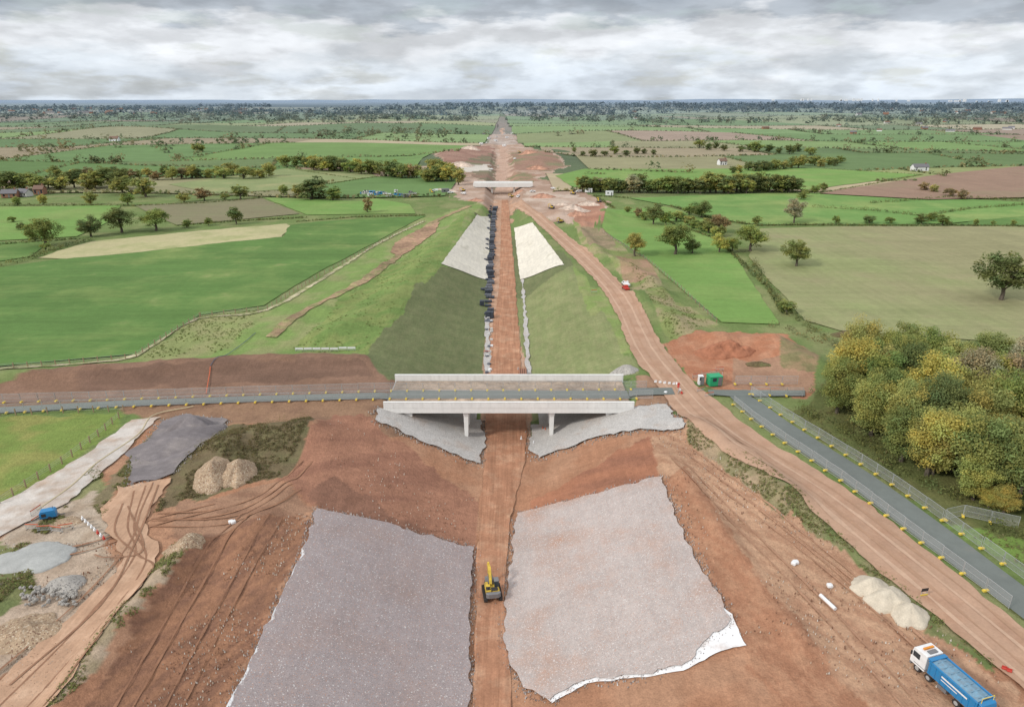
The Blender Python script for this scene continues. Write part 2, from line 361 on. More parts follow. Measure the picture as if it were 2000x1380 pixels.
paint([(60,1000),(190,960),(225,1040),(200,1075),(40,1080),(0,1055)],C(190,172,152),C(164,141,118),.6,2)
paint([(300,1000),(340,930),(440,828),(615,835),(560,925),(430,960),(330,990)],C(116,102,76),C(118,116,78),.6,3)
paint([(180,985),(300,840),(320,850),(250,930),(200,1010)],C(134,122,92),C(160,134,108),.5,2)
paint([(-400,850),(0,815),(240,806),(235,835),(120,920),(0,985),(-400,1080)],C(126,146,72),C(156,150,86),.7,4)
paint([(1338,832),(1400,885),(1480,905),(1560,985),(1530,1010),(1430,930),(1345,870)],C(138,130,94),C(180,153,126),.7,2.5)
paint([(1490,915),(1570,975),(1760,1130),(1975,1300),(1940,1300),(1760,1170),(1560,1010)],C(118,130,78),C(158,140,108),.6,2.5)
paint([(1700,1125),(1960,1300),(1950,1312),(1700,1150)],C(110,124,72),C(148,138,100),.5,2)
paint([(1540,800),(1600,780),(1640,740),(2500,700),(2500,1300),(2000,1110),(1850,1020),(1700,920)],C(104,112,64),C(126,124,76),.6,3)
paint([(1850,1020),(2000,1060),(2000,1110),(1920,1070)],C(122,150,70),LG,.4,3)
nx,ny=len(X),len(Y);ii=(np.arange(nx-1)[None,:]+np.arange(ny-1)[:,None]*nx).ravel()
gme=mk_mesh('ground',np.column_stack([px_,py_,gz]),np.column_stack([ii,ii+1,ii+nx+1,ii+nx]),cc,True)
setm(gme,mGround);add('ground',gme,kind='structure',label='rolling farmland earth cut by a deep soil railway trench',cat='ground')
print('ground verts',n)
# ---------------------------------------------------------------- draped sheets
def drape(name,P,mat,step,off,wob=0,label=None,cat='ground'):
    P=[Vector(p) for p in P];B=[]
    for a,b in zip(P,P[1:]+P[:1]):
        L=(b-a).length;k=max(1,int(L/step))
        nrm=Vector((-(b-a).y,(b-a).x))/max(L,1e-6)
        for i in range(k):
            q=a.lerp(b,i/k)
            if wob:
                q=q+nrm*(float(fbm(q.x/(step*2.2),q.y/(step*2.2),131,3))-.5)*2*wob
            B.append(q)
    poly=[(q.x,q.y) for q in B];xs=[q.x for q in B];ys=[q.y for q in B]
    ax,ay=np.meshgrid(np.arange(min(xs),max(xs),step),np.arange(min(ys),max(ys),step));ax=ax.ravel();ay=ay.ravel()
    ax=ax+rng.uniform(-.1,.1,len(ax))*step
    m=pip(ax,ay,poly);ax=ax[m];ay=ay[m]
    if len(ax):
        bb=np.array(poly);keep=np.ones(len(ax),bool)
        for i0 in range(0,len(bb),200):
            dd=np.hypot(ax[:,None]-bb[None,i0:i0+200,0],ay[:,None]-bb[None,i0:i0+200,1]).min(1);keep&=dd>step*.4
        ax=ax[keep];ay=ay[keep]
    pts=[Vector(p) for p in poly]+[Vector((a,b)) for a,b in zip(ax,ay)];nb=len(poly)
    r=mg.delaunay_2d_cdt(pts,[],[list(range(nb))],1,1e-5)
    vx=np.array([v.x for v in r[0]]);vy=np.array([v.y for v in r[0]])
    vz=hgt(vx,vy)+off
    fa=[f if (r[0][f[1]]-r[0][f[0]]).cross(r[0][f[2]]-r[0][f[0]])>0 else f[::-1] for f in r[2]]
    me=mk_mesh(name,np.column_stack([vx,vy,vz]),np.array(fa),None,True);setm(me,mat)
    return add(name,me,kind='structure',label=label,cat=cat)
def smoothp(P,k=3):
    P=[Vector(p) for p in P];Q=[P[0]*2-P[1]]+P+[P[-1]*2-P[-2]];o=[]
    for i in range(1,len(Q)-2):
        for j in range(k):
            t=j/k;a,b,c,d=Q[i-1:i+3]
            o.append(.5*((2*b)+(c-a)*t+(2*a-5*b+4*c-d)*t*t+(3*b-a-3*c+d)*t**3))
    o.append(Q[-2]);return [tuple(v) for v in o]
def gm(name,colr,st=None,var=None,n=((.012,.07),(.06,.07),(.5,.07),(4,.09)),bump=(2,.4,.1)):
    return surf(name,colr,n=n,streak=st,tint=var,bump=bump)
fGreen=gm('field_grass',C(96,130,66),st=((.02,.35,.25,.08),(.012,.05,.25,.07)),var=((C(132,148,84),.03,.48,.68,.6),(C(150,146,100),.06,.62,.75,.5)))
fGreen2=gm('field_grass_bright',C(118,154,78),st=((.02,.35,.25,.07),),var=(C(146,160,94),.025,.46,.66,.6))
fTan=gm('field_stubble',C(152,148,108),st=((.02,.3,1.2,.06),(.5,.015,.1,.05)),var=((C(136,148,94),.012,.45,.62,.7),(C(162,150,116),.04,.55,.7,.5)))
fStraw=gm('field_straw',C(186,178,134),var=(C(138,148,92),.06,.46,.66,.7))
fStub=gm('field_olive',C(134,128,98),st=((.02,.4,.1,.08),),var=(C(112,126,80),.03,.5,.7,.4))
fBrown=gm('field_ploughed',C(154,126,107),st=((.3,.02,.9,.05),),var=(C(136,126,96),.012,.5,.66,.7))
dr=lambda nm,p,m,s,o,w,l:drape(nm,WP(p),m,s,o,w,l)
dr('field',[(-260,580),(0,522),(130,503),(555,463),(562,440),(620,432),(832,422),(800,437),(740,470),(620,533),(515,597),(390,616),(265,692),(0,716),(-260,745)],fGreen,3.2,.2,.5,'large green winter crop field with faint tractor lines')
dr('field',[(70,503),(180,472),(470,446),(558,437),(564,441),(552,464),(130,505)],fStraw,3,.24,1.8,'strip of pale dry straw at a field edge')
dr('field',[(-200,415),(0,405),(236,402),(215,432),(150,462),(0,470),(-200,480)],fGreen2,5,.3,.5,'green pasture behind a row of oaks')
dr('field',[(-200,485),(0,473),(95,472),(60,500),(-200,540)],fGreen,4,.25,.5,'narrow green pasture beside a hedge')
dr('field',[(262,402),(512,388),(585,418),(450,432),(345,440)],fStub,5,.3,.5,'brown olive stubble field')
dr('field',[(512,386),(700,394),(735,388),(800,400),(812,418),(600,420)],fGreen2,5,.28,.8,'green meadow beside the cutting')
dr('field',[(330,362),(560,330),(720,338),(735,346),(560,372),(420,380)],gm('field_mixed',C(136,148,98),var=(C(160,154,110),.03,.5,.66,.6)),8,.8,1,'rough meadow in front of a tree belt')
dr('field',[(1186,412),(1300,404),(1392,430),(1400,470),(1440,505),(1522,634),(1408,630),(1258,503),(1176,450)],fGreen2,3,.22,.5,'bright green pasture with scattered oaks')
dr('field',[(1462,500),(1485,447),(1700,441),(2000,443),(2600,452),(2600,730),(2000,672),(1640,646),(1572,626),(1515,560)],fTan,4,.22,.6,'wide tan and green stubble field with a lone oak')
dr('field',[(1230,388),(1500,378),(1700,378),(2060,400),(2060,418),(1850,437),(1480,440),(1400,428),(1310,403)],gm('field_green_band',C(112,150,78),st=((.02,.3,.25,.07),),var=(C(148,160,94),.015,.46,.64,.7)),6,.4,.8,'long green field beyond a hedge')
dr('field',[(1850,440),(2000,418),(2500,420),(2500,448),(2000,441)],fGreen,5,.35,.8,'green field beyond an oak')
dr('field',[(1600,380),(1830,342),(2000,325),(2300,322),(2300,400),(2000,388),(1812,392)],fBrown,9,.9,1,'bare ploughed brown field')
dr('field',[(1085,345),(1140,331),(1590,328),(1800,342),(1580,372),(1120,368)],fGreen2,9,.85,1,'green field behind a row of trees')
tL=smoothp(WP([(528,662),(600,610),(700,560),(760,515),(800,478),(840,438),(918,402)]),4)
def ribbon(c,w,o=0):
    L=[];R=[]
    for i,p in enumerate(c):
        a=Vector(c[max(i-1,0)]);b=Vector(c[min(i+1,len(c)-1)]);d=(b-a).normalized();nn=Vector((-d.y,d.x))
        L.append(tuple(Vector(p)+nn*(o+w/2)));R.append(tuple(Vector(p)+nn*(o-w/2)))
    return L+R[::-1]
drape('dirt_track',ribbon(tL,3.2),surf('track_soil',C(164,138,108),tint=(C(134,142,86),.3,.46,.66,.9)),1.6,.18,.7,'narrow brown dirt track through rough grass',cat='track')
dr('dirt_track',[(762,492),(772,474),(810,452),(858,434),(850,455),(800,492),(780,500)],surf('bare_patch',C(170,136,110),tint=(C(138,134,88),.2,.52,.7,.7)),1.6,.22,1,'bare brown patch of graded earth')
hl=[(1000,391),(1085,470),(1180,570),(1234,690),(1276,742),(1338,832),(1400,885),(1560,985),(1760,1150),(1962,1318),(2150,1475)]
hr=[(1019,390),(1114,465),(1220,560),(1288,665),(1345,738),(1402,785),(1480,848),(1640,947),(1820,1082),(2000,1232),(2250,1440)]
haul=smoothp(WP(hl),4)+smoothp(WP(hr),4)[::-1]
drape('haul_road',haul,mSoil,1.2,.2,.7,'wide compacted pale brown earth haul road',cat='road')
hm=smoothp([tuple((Vector(a)+Vector(b))/2) for a,b in zip(WP(hl),WP(hr))],3)
wp1=surf('worn_wheel_path',C(178,141,115),n=((.3,.08),(2,.08)),bump=None);wp2=surf('pale_wheel_path',C(198,164,139),n=((.3,.08),(2,.08)),bump=None)
for i,(o,w_) in enumerate([(-2.6,.6),(-.9,.5),(1.2,.6),(2.9,.5)]):drape('tyre_mark',ribbon(hm,w_,o),wp1 if i%2 else wp2,2,.235+i*.004,.3,'faint wheel paths worn along the earth haul road',cat='track')
rl=[(1418,768),(1440,790),(1500,840),(1640,935),(1800,1058),(2000,1212),(2200,1370)];rr=[(1452,768),(1490,790),(1545,830),(1700,928),(1850,1035),(2000,1148),(2250,1330)]
drape('paved_road',smoothp(WP(rl),4)+smoothp(WP(rr),4)[::-1],mTar,1.5,.26,0,'narrow grey asphalt road between mesh fences',cat='road')
dr('paved_road',[(1382,763),(1572,764),(1572,775),(1430,776),(1385,772)],mTar,1.5,.3,0,'short grey asphalt spur')
dr('paved_road',[(-500,836),(0,797),(230,784),(480,775),(772,767),(772,778.5),(480,786),(230,795),(0,808),(-500,852)],mTar,1.6,.24,0,'narrow grey asphalt road leading onto a bridge')
dr('paved_road',[(1228,760),(1312,759),(1318,772),(1228,774)],mTar,1,.3,0,'asphalt road leaving a bridge')
drape('stone_track',smoothp(WP([(-200,1090),(0,985),(140,905),(258,820)]),3)+smoothp(WP([(312,815),(240,885),(140,975),(0,1050),(-200,1170)]),3),mLime,.9,.2,.9,'pale crushed stone track',cat='track')
hl2=smoothp(WP([(232,950),(200,1010),(235,1100),(110,1230),(0,1330),(-200,1500)]),4);hr2=smoothp(WP([(335,940),(280,1020),(310,1090),(250,1200),(130,1370),(20,1500)]),4)
drape('dirt_track',hl2+hr2[::-1],surf('track_lower',C(190,152,124),n=((.05,.08),(.4,.1),(3,.08)),streak=((1.6,.08,-.5,.08),),tint=(C(206,174,147),.2,.5,.7,.6)),1.0,.2,1.2,'rutted brown dirt track with tyre marks',cat='track')
drape('dirt_track',WP([(924,1400),(930,1145),(935,1000),(947,900),(950,725),(975,560),(980,400),(992,400),(1006,540),(1018,725),(1030,850),(1026,900),(1000,1000),(984,1145),(1000,1400)],-8),mSoilD,1.3,.14,.4,'rutted earth haul way along the trench floor',cat='track')
TM=[[(262,960),(250,1030),(262,1090),(150,1230),(-20,1400)],[(285,950),(262,1030),(285,1100),(190,1240),(40,1400)],[(300,945),(275,1000),(255,1060),(180,1150),(60,1260),(-60,1360)],[(240,985),(225,1040),(270,1085),(300,1120),(210,1260),(90,1400)],[(250,990),(280,1075),(210,1090),(185,1085)],[(310,950),(265,1060),(200,1180),(20,1340)]]
for i,c in enumerate(TM):
    drape('tyre_mark',ribbon(smoothp(WP(c),6),.26),mTrackM,.7,.215+.012*i,.08,'dark curved tyre marks pressed into the dirt track',cat='track')
mTR=surf('faint_tyre_marks_pale',C(176,134,107),n=((.3,.15),(3,.15)),bump=None);mTB=surf('faint_tyre_marks_brown',C(148,107,83),n=((.3,.15),(3,.15)),bump=None)
TM2=[([(1345,880),(1450,960),(1640,1110),(1800,1260),(1900,1370)],mTR),([(1320,900),(1430,1010),(1600,1180),(1800,1400)],mTR),([(1400,940),(1560,1060),(1720,1190),(1980,1420)],mTR),
     ([(300,1010),(430,1000),(540,960),(600,900)],mTrackS),([(290,1020),(420,1020),(520,1000),(580,960)],mTrackS),([(480,1010),(420,1080),(330,1230),(220,1420)],mTB),([(540,1015),(480,1110),(400,1260),(320,1420)],mTB),([(120,1080),(200,1060),(300,1020),(420,990)],mTrackS)]
for i,(c,mt) in enumerate(TM2):
    for o in(-.95,.95):drape('tyre_mark',ribbon(smoothp(WP(c),5),.24,o),mt,.8,.09+.004*i,.14,'faint parallel vehicle tracks across graded soil',cat='track')
# stone blankets and geotextile
def WS(p):
    x,y=W(p[0],p[1],-4)
    for _ in range(12):
        z=hz(x,y);x2,y2=W(p[0],p[1],z);x=.5*x+.5*x2;y=.5*y+.5*y2
    return (x,y)
BL=[WS(p) for p in [(618,994),(660,1002),(780,1030),(925,1070),(922,1150),(918,1260),(916,1420),(432,1420),(500,1275),(550,1170),(592,1085)]]
BR=[WS(p) for p in [(1010,1003),(1090,985),(1288,934),(1345,1070),(1428,1212),(1380,1250),(1350,1290),(1240,1322),(1140,1330),(1075,1366),(1020,1345),(985,1255),(990,1145)]]
drape('geotextile_sheet',[WS(p) for p in [(640,1010),(700,1100),(600,1420),(425,1420),(496,1275),(547,1170),(588,1085),(592,1072),(610,1040)]],mGeo,.6,.15,.35,'white geotextile membrane edge under stone blanket',cat='membrane')
drape('geotextile_sheet',[WS(p) for p in [(1200,1200),(1270,980),(1300,985),(1346,1070),(1410,1185),(1432,1200),(1440,1222),(1458,1262),(1420,1268),(1385,1283),(1345,1306),(1300,1316),(1240,1325),(1145,1335),(1078,1374),(1060,1350)]],mGeo,.6,.15,.35,'white geotextile membrane lapping out from stone blanket',cat='membrane')
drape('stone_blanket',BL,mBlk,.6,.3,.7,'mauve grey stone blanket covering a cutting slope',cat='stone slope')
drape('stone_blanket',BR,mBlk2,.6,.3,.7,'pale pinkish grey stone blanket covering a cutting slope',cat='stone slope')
for p in([(932,421),(958,424),(953,547),(862,516)],[(1004,446),(1040,436),(1102,518),(1016,547)]):
    drape('stone_lining',[WS(q) for q in p],mPale,2,.3,.3,'pale cream stone lining on the cutting slope',cat='stone slope')
drape('stone_verge',[WS(q) for q in [(1018,545),(1022,545),(1038,730),(1028,730)]],mApron,1.2,.2,.8,'strip of grey stone along the trench foot',cat='stone')
drape('stone_verge',[WS(q) for q in [(948,620),(954,600),(958,728),(946,728)]],mApron,1.2,.2,.8,'strip of grey stone along the trench foot',cat='stone')
AL=[WS(q) for q in [(735,800),(760,798),(815,812),(940,822),(946,870),(938,908),(880,885),(800,852),(735,822)]];AR=[WS(q) for q in [(1040,830),(1160,818),(1240,798),(1300,792),(1335,835),(1250,842),(1170,855),(1095,880),(1052,897),(1036,880)]]
drape('stone_apron',AL,mApron,.7,.4,.9,'grey crushed stone apron below a bridge end',cat='stone slope')
drape('stone_apron',AR,mApron,.7,.4,.9,'grey crushed stone apron below a bridge end',cat='stone slope')
drape('stone_apron',[(-26.5,128.8),(-8,128.8),(-8,143.5),(-26.5,143.5)],mApron,.8,.25,.0,'grey stone paved slope under a bridge',cat='stone slope')
drape('stone_apron',[(6,128.8),(25,128.8),(25,143.5),(6,143.5)],mApron,.8,.25,.0,'grey stone paved slope under a bridge',cat='stone slope')
DK=WP([(318,822),(360,812),(440,822),(425,850),(372,905),(340,930),(250,950),(262,900)])
drape('stone_apron',DK,mDark,.9,.3,1.2,'smooth dark grey ramp of road planings')
# loose stones spilt around sheet edges and over the worked ground
def stones(lines,areas,per,sz,cols,label):
    P=[]
    for L_,w_ in lines:
        L_=list(L_)+[L_[0]]
        for a,b in zip(L_,L_[1:]):
            a=Vector(a);b=Vector(b);k=int((b-a).length*per)
            for _ in range(k):
                q=a.lerp(b,random.random());P.append((q.x+random.gauss(0,w_),q.y+random.gauss(0,w_)))
    for poly,n_ in areas:
        Q=WP(poly);xs=[p[0] for p in Q];ys=[p[1] for p in Q];r=np.random.default_rng(9);a=r.uniform(min(xs),max(xs),n_);b=r.uniform(min(ys),max(ys),n_)
        m=pip(a,b,Q)&(fbm(a/6,b/6,13,3)>.47);P+=list(zip(a[m],b[m]))
    P=np.array(P);n_=len(P);z=hgt(P[:,0],P[:,1])+.12;s=rng.uniform(.4,1.3,n_)*sz;an=rng.uniform(0,6.28,n_)
    V=np.zeros((n_,5,3))
    for k in range(4):
        V[:,k,0]=P[:,0]+np.cos(an+k*1.57)*s*rng.uniform(.6,1.1,n_);V[:,k,1]=P[:,1]+np.sin(an+k*1.57)*s*rng.uniform(.6,1.1,n_);V[:,k,2]=z-.12
    V[:,4,0]=P[:,0];V[:,4,1]=P[:,1];V[:,4,2]=z+s*.9+.12
    b=np.arange(n_)*5;F_=np.concatenate([np.column_stack([b+k,b+(k+1)%4,b+4]) for k in range(4)])
    cl=np.array(cols)[rng.integers(0,len(cols),n_)]*rng.uniform(.8,1.15,(n_,1))
    add('loose_stones',setm(mk_mesh('loose_stones',V.reshape(-1,3),F_,np.repeat(cl,5,0)),mGround),kind='stuff',label=label,cat='stones')
stones([(BL,.55),(BR,.55)],[],16,.11,[C(178,168,164),C(150,138,134),C(198,190,184),C(166,132,112)],'loose grey stones spilt around the stone blankets')
stones([(AL,.7),(AR,.7),(DK,.6)],[],9,.14,[C(186,180,174),C(160,154,148),C(150,140,134)],'loose grey stones spilt around the stone aprons')
stones([],[([(1270,850),(1345,838),(1960,1330),(1700,1480),(1430,1240),(1290,935)],2600),([(0,1060),(230,1060),(300,1050),(130,1400),(-300,1400)],3000),([(400,1060),(600,1000),(430,1400),(170,1400)],1500),([(640,815),(935,905),(925,1060),(620,990)],1200)],1,.09,[C(196,176,156),C(150,110,88),C(206,196,184),C(136,98,78)],'clods and pebbles scattered over bare soil')
# ---------------------------------------------------------------- bridge
xb0,xb1=-26.5,25.2;yb0,yb1=128.0,143.2
par=lambda y0,y1:prism([(xb0,-.3),(xb0,1.5),(xb1,1.5),(xb1,-.3),(xb1-2.2,-.9),(xb0+2.2,-.9)],y0,y1,'y')
panels=[];x=xb0+.1
while x<xb1-.3:
    w=min(2.0,xb1-.1-x);panels.append((x+w/2-.02,yb0-.03,.85,w-.05,.06,1.2));x+=2.0
pan2=[(a,yb1-.47,c,w,.06,h) for a,b,c,w,s,h in panels]
br=thing('road_bridge',[
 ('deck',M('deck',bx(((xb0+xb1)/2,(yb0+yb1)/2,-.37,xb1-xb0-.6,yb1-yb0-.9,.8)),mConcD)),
 ('parapet',M('parapet',join(par(yb0,yb0+.42),bx(*panels),bx(((xb0+xb1)/2,yb0+.2,1.55,xb1-xb0,.56,.1))),mConc)),
 ('parapet',M('parapet',join(par(yb1-.42,yb1),bx(*pan2),bx(((xb0+xb1)/2,yb1-.2,1.55,xb1-xb0,.56,.1))),mConc)),
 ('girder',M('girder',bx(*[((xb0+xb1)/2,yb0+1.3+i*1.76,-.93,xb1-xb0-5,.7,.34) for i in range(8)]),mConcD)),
 ]+[('pier',M('pier',prism([(xx-.32,-8.3),(xx+.32,-8.3),(xx+.5,-1.8),(xx-.5,-1.8)],yy-.75,yy+.75,'y'),mConc)) for xx in(-9.6,8.3) for yy in(129.6,135.6,141.6)]
  +[('crosshead',M('crosshead',bx((xx,135.6,-1.44,1.1,14,.68)),mConc)) for xx in(-9.6,8.3)]
  +[('abutment',M('abutment',bx((xx,135.6,-1.55,1.6,13.8,.9)),mConc)) for xx in(-21.6,20.4)],(0,0,0),
 label='pale concrete three span road bridge over the soil trench',cat='bridge')
add('bridge_verge',M('bridge_verge',bx((-.65,140.0,.09,51,5.2,.1),(-.65,130.8,.09,51,4.4,.1)),surf('deck_dirt',C(168,146,126),tint=(C(150,126,104),.3,.5,.7,.6))),kind='structure',label='gravel and dirt strips on the bridge deck',cat='ground')
add('paved_road',M('paved_road',bx((-.65,135.2,.12,51.6,4.0,.1)),mTar),kind='structure',label='asphalt road across the bridge deck',cat='road')
thing('road_bridge',[('deck',M('deck',bx((-6.5,507,1.2,42,9,1.0)),mConc)),('parapet',M('parapet',prism([(-28,1.2),(-28,3.4),(15,3.4),(15,1.2),(13,.4),(-26,.4)],502.0,502.4,'y'),mConc)),('parapet',M('parapet',bx((-6.5,511.7,2.7,43,.4,1.6)),mConc))]
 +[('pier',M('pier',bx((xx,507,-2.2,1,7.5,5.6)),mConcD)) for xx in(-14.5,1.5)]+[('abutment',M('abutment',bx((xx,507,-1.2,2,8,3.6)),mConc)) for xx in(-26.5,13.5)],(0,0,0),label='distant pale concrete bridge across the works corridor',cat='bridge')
# ---------------------------------------------------------------- foliage
def leaves(cl,n,size,rg,up=.75):
    w=cl[:,3]**2;w=w/w.sum();ci=rg.choice(len(cl),n,p=w);d=rg.normal(size=(n,3));d/=np.linalg.norm(d,axis=1)[:,None]
    r=cl[ci,3]*(rg.uniform(.2,1.25,n)**.7);p=cl[ci,:3]+d*r[:,None]*np.array([1,1,.8])
    nr=d*.6+rg.normal(size=(n,3))*.5+np.array([0,0,up]);nr/=np.linalg.norm(nr,axis=1)[:,None]
    t=np.cross(nr,rg.normal(size=(n,3)));t/=np.linalg.norm(t,axis=1)[:,None];b=np.cross(nr,t)
    s=(size*rg.uniform(.5,1.3,n))[:,None]*.5;e=rg.uniform(.6,1,n)[:,None]
    V=np.stack([p-t*s,p-b*s*e,p+t*s,p+b*s*e],1).reshape(-1,3)
    cb=rg.uniform(.78,1.22,len(cl))[ci]*rg.uniform(.78,1.22,n)
    hue=(rg.uniform(-.1,.1,len(cl)))[ci]
    cc_=np.stack([cb*(1+hue*1.5),cb,cb*(1-hue)],1)
    return V,np.repeat(cc_,4,0)
def quadidx(n):return np.arange(n*4).reshape(-1,4)
def crown_clumps(rg,h,w,nc,base=.28):
    out=[]
    for i in range(nc):
        d=rg.normal(size=3);d/=np.linalg.norm(d);q=rg.uniform(.5,1.03)
        cz=h*(base+(1-base)*.5);rz=h*(1-base)*.5
        r=w*rg.uniform(.07,.16)
        out.append((d[0]*(w/2-r)*q,d[1]*(w/2-r)*q,cz+d[2]*(rz-r*.8)*q,r))
    out.append((0,0,h*.58,w*.26));return np.array(out)
def make_tree(seed,h,w,nc,nl,ls,base=.28):
    rg=np.random.default_rng(seed);cl=crown_clumps(rg,h,w,nc,base)
    off=rg.normal(size=2)*.06*w;cl[:,0]+=off[0]*(cl[:,2]/h);cl[:,1]+=off[1]*(cl[:,2]/h)
    V,c=leaves(cl,nl,ls,rg,.85);V[:,2]=np.maximum(V[:,2],.1)
    crown=setm(mk_mesh('crown',V,quadidx(nl),c),LEAF)
    tr=[tube([(0,0,-.4),(rg.normal()*.1,rg.normal()*.1,h*.15),(off[0]*.4,off[1]*.4,h*.4),(off[0]*.7,off[1]*.7,h*.7)],[w*.042,w*.03,w*.022,w*.008],7)]
    for i in rg.choice(len(cl),min(12,len(cl)),replace=False):
        q=cl[i];z0=h*rg.uniform(.18,.4);m=(q[0]*.45,q[1]*.45,(z0+q[2])/2+.3)
        tr.append(tube([(0,0,z0),m,tuple(q[:3])],[w*.016,w*.010,w*.004],5))
    return crown,M('trunk',join(*tr),BARK)
HERO=[make_tree(100+i,12,10,110,18000,.28,.08) for i in range(5)]
MID=[make_tree(200+i,12,10,34,1900,.75,.06) for i in range(7)]
MIDN=[make_tree(250+i,12,10,52,5200,.44,.12) for i in range(4)]
tints={'g':C(138,148,84,1.15),'d':C(120,130,80,1.1),'o':C(160,160,92,1.15),'y':C(178,172,92,1.15),'b':C(156,138,98,1.1),'p':C(170,162,126,1.1)}
LBL={'g':'full green broadleaf tree','d':'dark green oak with dense crown','o':'olive green tree turning','y':'yellow green autumn tree','b':'russet brown autumn tree','p':'pale thinning grey green tree'}
NT=[0]
def tree(x,y,h,w,k='g',hero=None,where='in the hedgerow',name='broadleaf_tree'):
    if NT[0]>=300:return False
    NT[0]+=1
    var=HERO if hero=='h' else (MIDN if hero=='n' else MID)
    cr,tr=random.choice(var);s=random.uniform(.9,1.12);t=tints[k];t=tuple(v*s*random.uniform(.95,1.05) for v in t)
    thing(name,[('trunk',tr),('crown',cr)],(x,y,hz(x,y)),random.uniform(0,6.28),(w/10,w/10,h/12),label=LBL[k]+' '+where,cat='tree',group='trees across the farmland',colors={'crown':t});return True
def T(px,py,hp,wp,k='g',where='in the hedgerow',hero=None):
    x,y=W(px,py);m=1/ppm(y);tree(x,y,hp*m*1.05,wp*m*1.08,k,hero,where)
wood=WP([(1628,805),(1700,865),(1790,918),(1890,970),(2010,1008),(2160,1080),(2250,800),(1900,752),(1660,735)])
pts=[];tries=0
wx0=min(p[0] for p in wood);wx1=max(p[0] for p in wood);wy0=min(p[1] for p in wood);wy1=max(p[1] for p in wood)
while tries<6000:
    tries+=1;a=random.uniform(wx0,wx1);b=random.uniform(wy0,wy1)
    if pip(np.array([a]),np.array([b]),wood)[0] and all((a-c)**2+(b-d)**2>5.3**2 for c,d in pts):pts.append((a,b))
for a,b in pts:
    tree(a,b,random.uniform(12,16),random.uniform(9.5,13),random.choices('gdoyp',[3,1,6,1.1,.3])[0],'h','at the edge of a wood')
for a in [(1900,975,100,85,'o'),(1960,1000,60,60,'y'),(1930,990,45,50,'y'),(1700,850,115,95,'o'),(1640,790,105,90,'g'),(1820,925,130,110,'o'),(1760,900,120,100,'g')]:
    T(*a,'on a wood margin','h')
T(1955,585,98,108,'d','standing alone in stubble','n')
for a in [(1240,500,44,50,'o'),(1318,497,60,78,'g'),(1352,495,30,40,'d'),(1405,493,38,46,'y'),(1466,490,50,72,'g'),(1430,492,30,35,'g'),(1555,519,54,62,'g')]:T(*a,'beside a green pasture','n')
for a in [(1276,438,42,44,'d'),(1300,440,28,30,'g'),(1550,437,50,46,'p'),(1370,424,34,52,'d'),(1345,420,22,30,'g'),(1405,456,36,44,'b'),(1380,450,25,30,'o'),(1475,439,18,24,'g'),(1632,438,18,20,'g'),(1697,437,18,30,'d'),(1738,436,15,22,'g'),(1800,437,20,30,'d'),(1840,440,22,30,'g'),(1818,432,18,26,'g'),(1905,441,14,14,'g'),(1938,440,10,12,'g'),(1977,441,12,14,'g'),(1535,612,28,40,'g')]:T(*a,'along a field hedge','n' if a[2]>30 else None)
for a in [(90,479,56,76,'g'),(178,462,42,52,'d'),(238,454,50,68,'d'),(305,451,42,62,'g')]:T(*a,'beside a green field','n')
for a in [(462,438,34,34,'d'),(408,441,16,20,'g'),(365,444,16,24,'g'),(470,389,28,40,'g'),(440,391,14,22,'g'),(608,389,42,82,'d'),(650,391,26,44,'g'),(718,415,30,26,'b'),(555,383,22,26,'g'),(585,385,26,34,'o'),(85,400,20,24,'y'),(178,400,26,32,'o'),(35,402,18,22,'g'),(118,372,30,40,'y'),(285,385,42,54,'o'),(240,380,36,50,'o'),(250,402,26,30,'g'),(400,392,26,36,'b'),(360,395,18,30,'o')]:T(*a,'near a field boundary')
def belt(p0,p1,n,hp,jit,ks,where):
    for i in range(n):
        t=(i+random.uniform(-.3,.3))/n;px=p0[0]+(p1[0]-p0[0])*t;py=p0[1]+(p1[1]-p0[1])*t+random.uniform(-jit,jit)
        h=hp*random.uniform(.65,1.1);T(px,py,h,h*random.uniform(1.1,1.6),random.choice(ks),where)
belt((600,330),(905,360),28,32,3,'ooggbdy','in a mixed belt')
belt((560,325),(720,336),10,24,3,'oogb','in a mixed belt')
belt((0,372),(260,368),11,40,3,'ddgo','in a mixed belt')
belt((110,350),(540,345),26,26,6,'gdobo','in a mixed belt')
belt((1135,375),(1345,377),18,34,2,'oddgp','behind a field')
belt((1345,377),(1560,375),19,36,2,'dddgo','behind a field')
belt((1560,390),(1620,370),4,16,2,'gd','beside a hedge')
belt((840,332),(905,352),6,30,2,'ogy','beside the works')
belt((1320,430),(1420,470),8,22,3,'gob','on a pond margin')
belt((1220,420),(1290,440),3,18,3,'gob','beside a hedge')
belt((1800,375),(1900,395),4,20,3,'bbo','beside ploughed land')
belt((1430,335),(1660,320),16,24,5,'dgdo','in a copse')
belt((30,440),(100,500),5,18,4,'gd','on a field hedge')
belt((1120,305),(1300,300),9,16,4,'ddg','in a distant hedge')
belt((1360,290),(1600,298),12,20,5,'ddog','in a distant hedge')
belt((380,300),(560,312),11,20,5,'goo','in a distant hedge')
belt((1880,345),(2000,318),6,20,4,'dgo','in a distant hedge')
print('trees',NT[0])
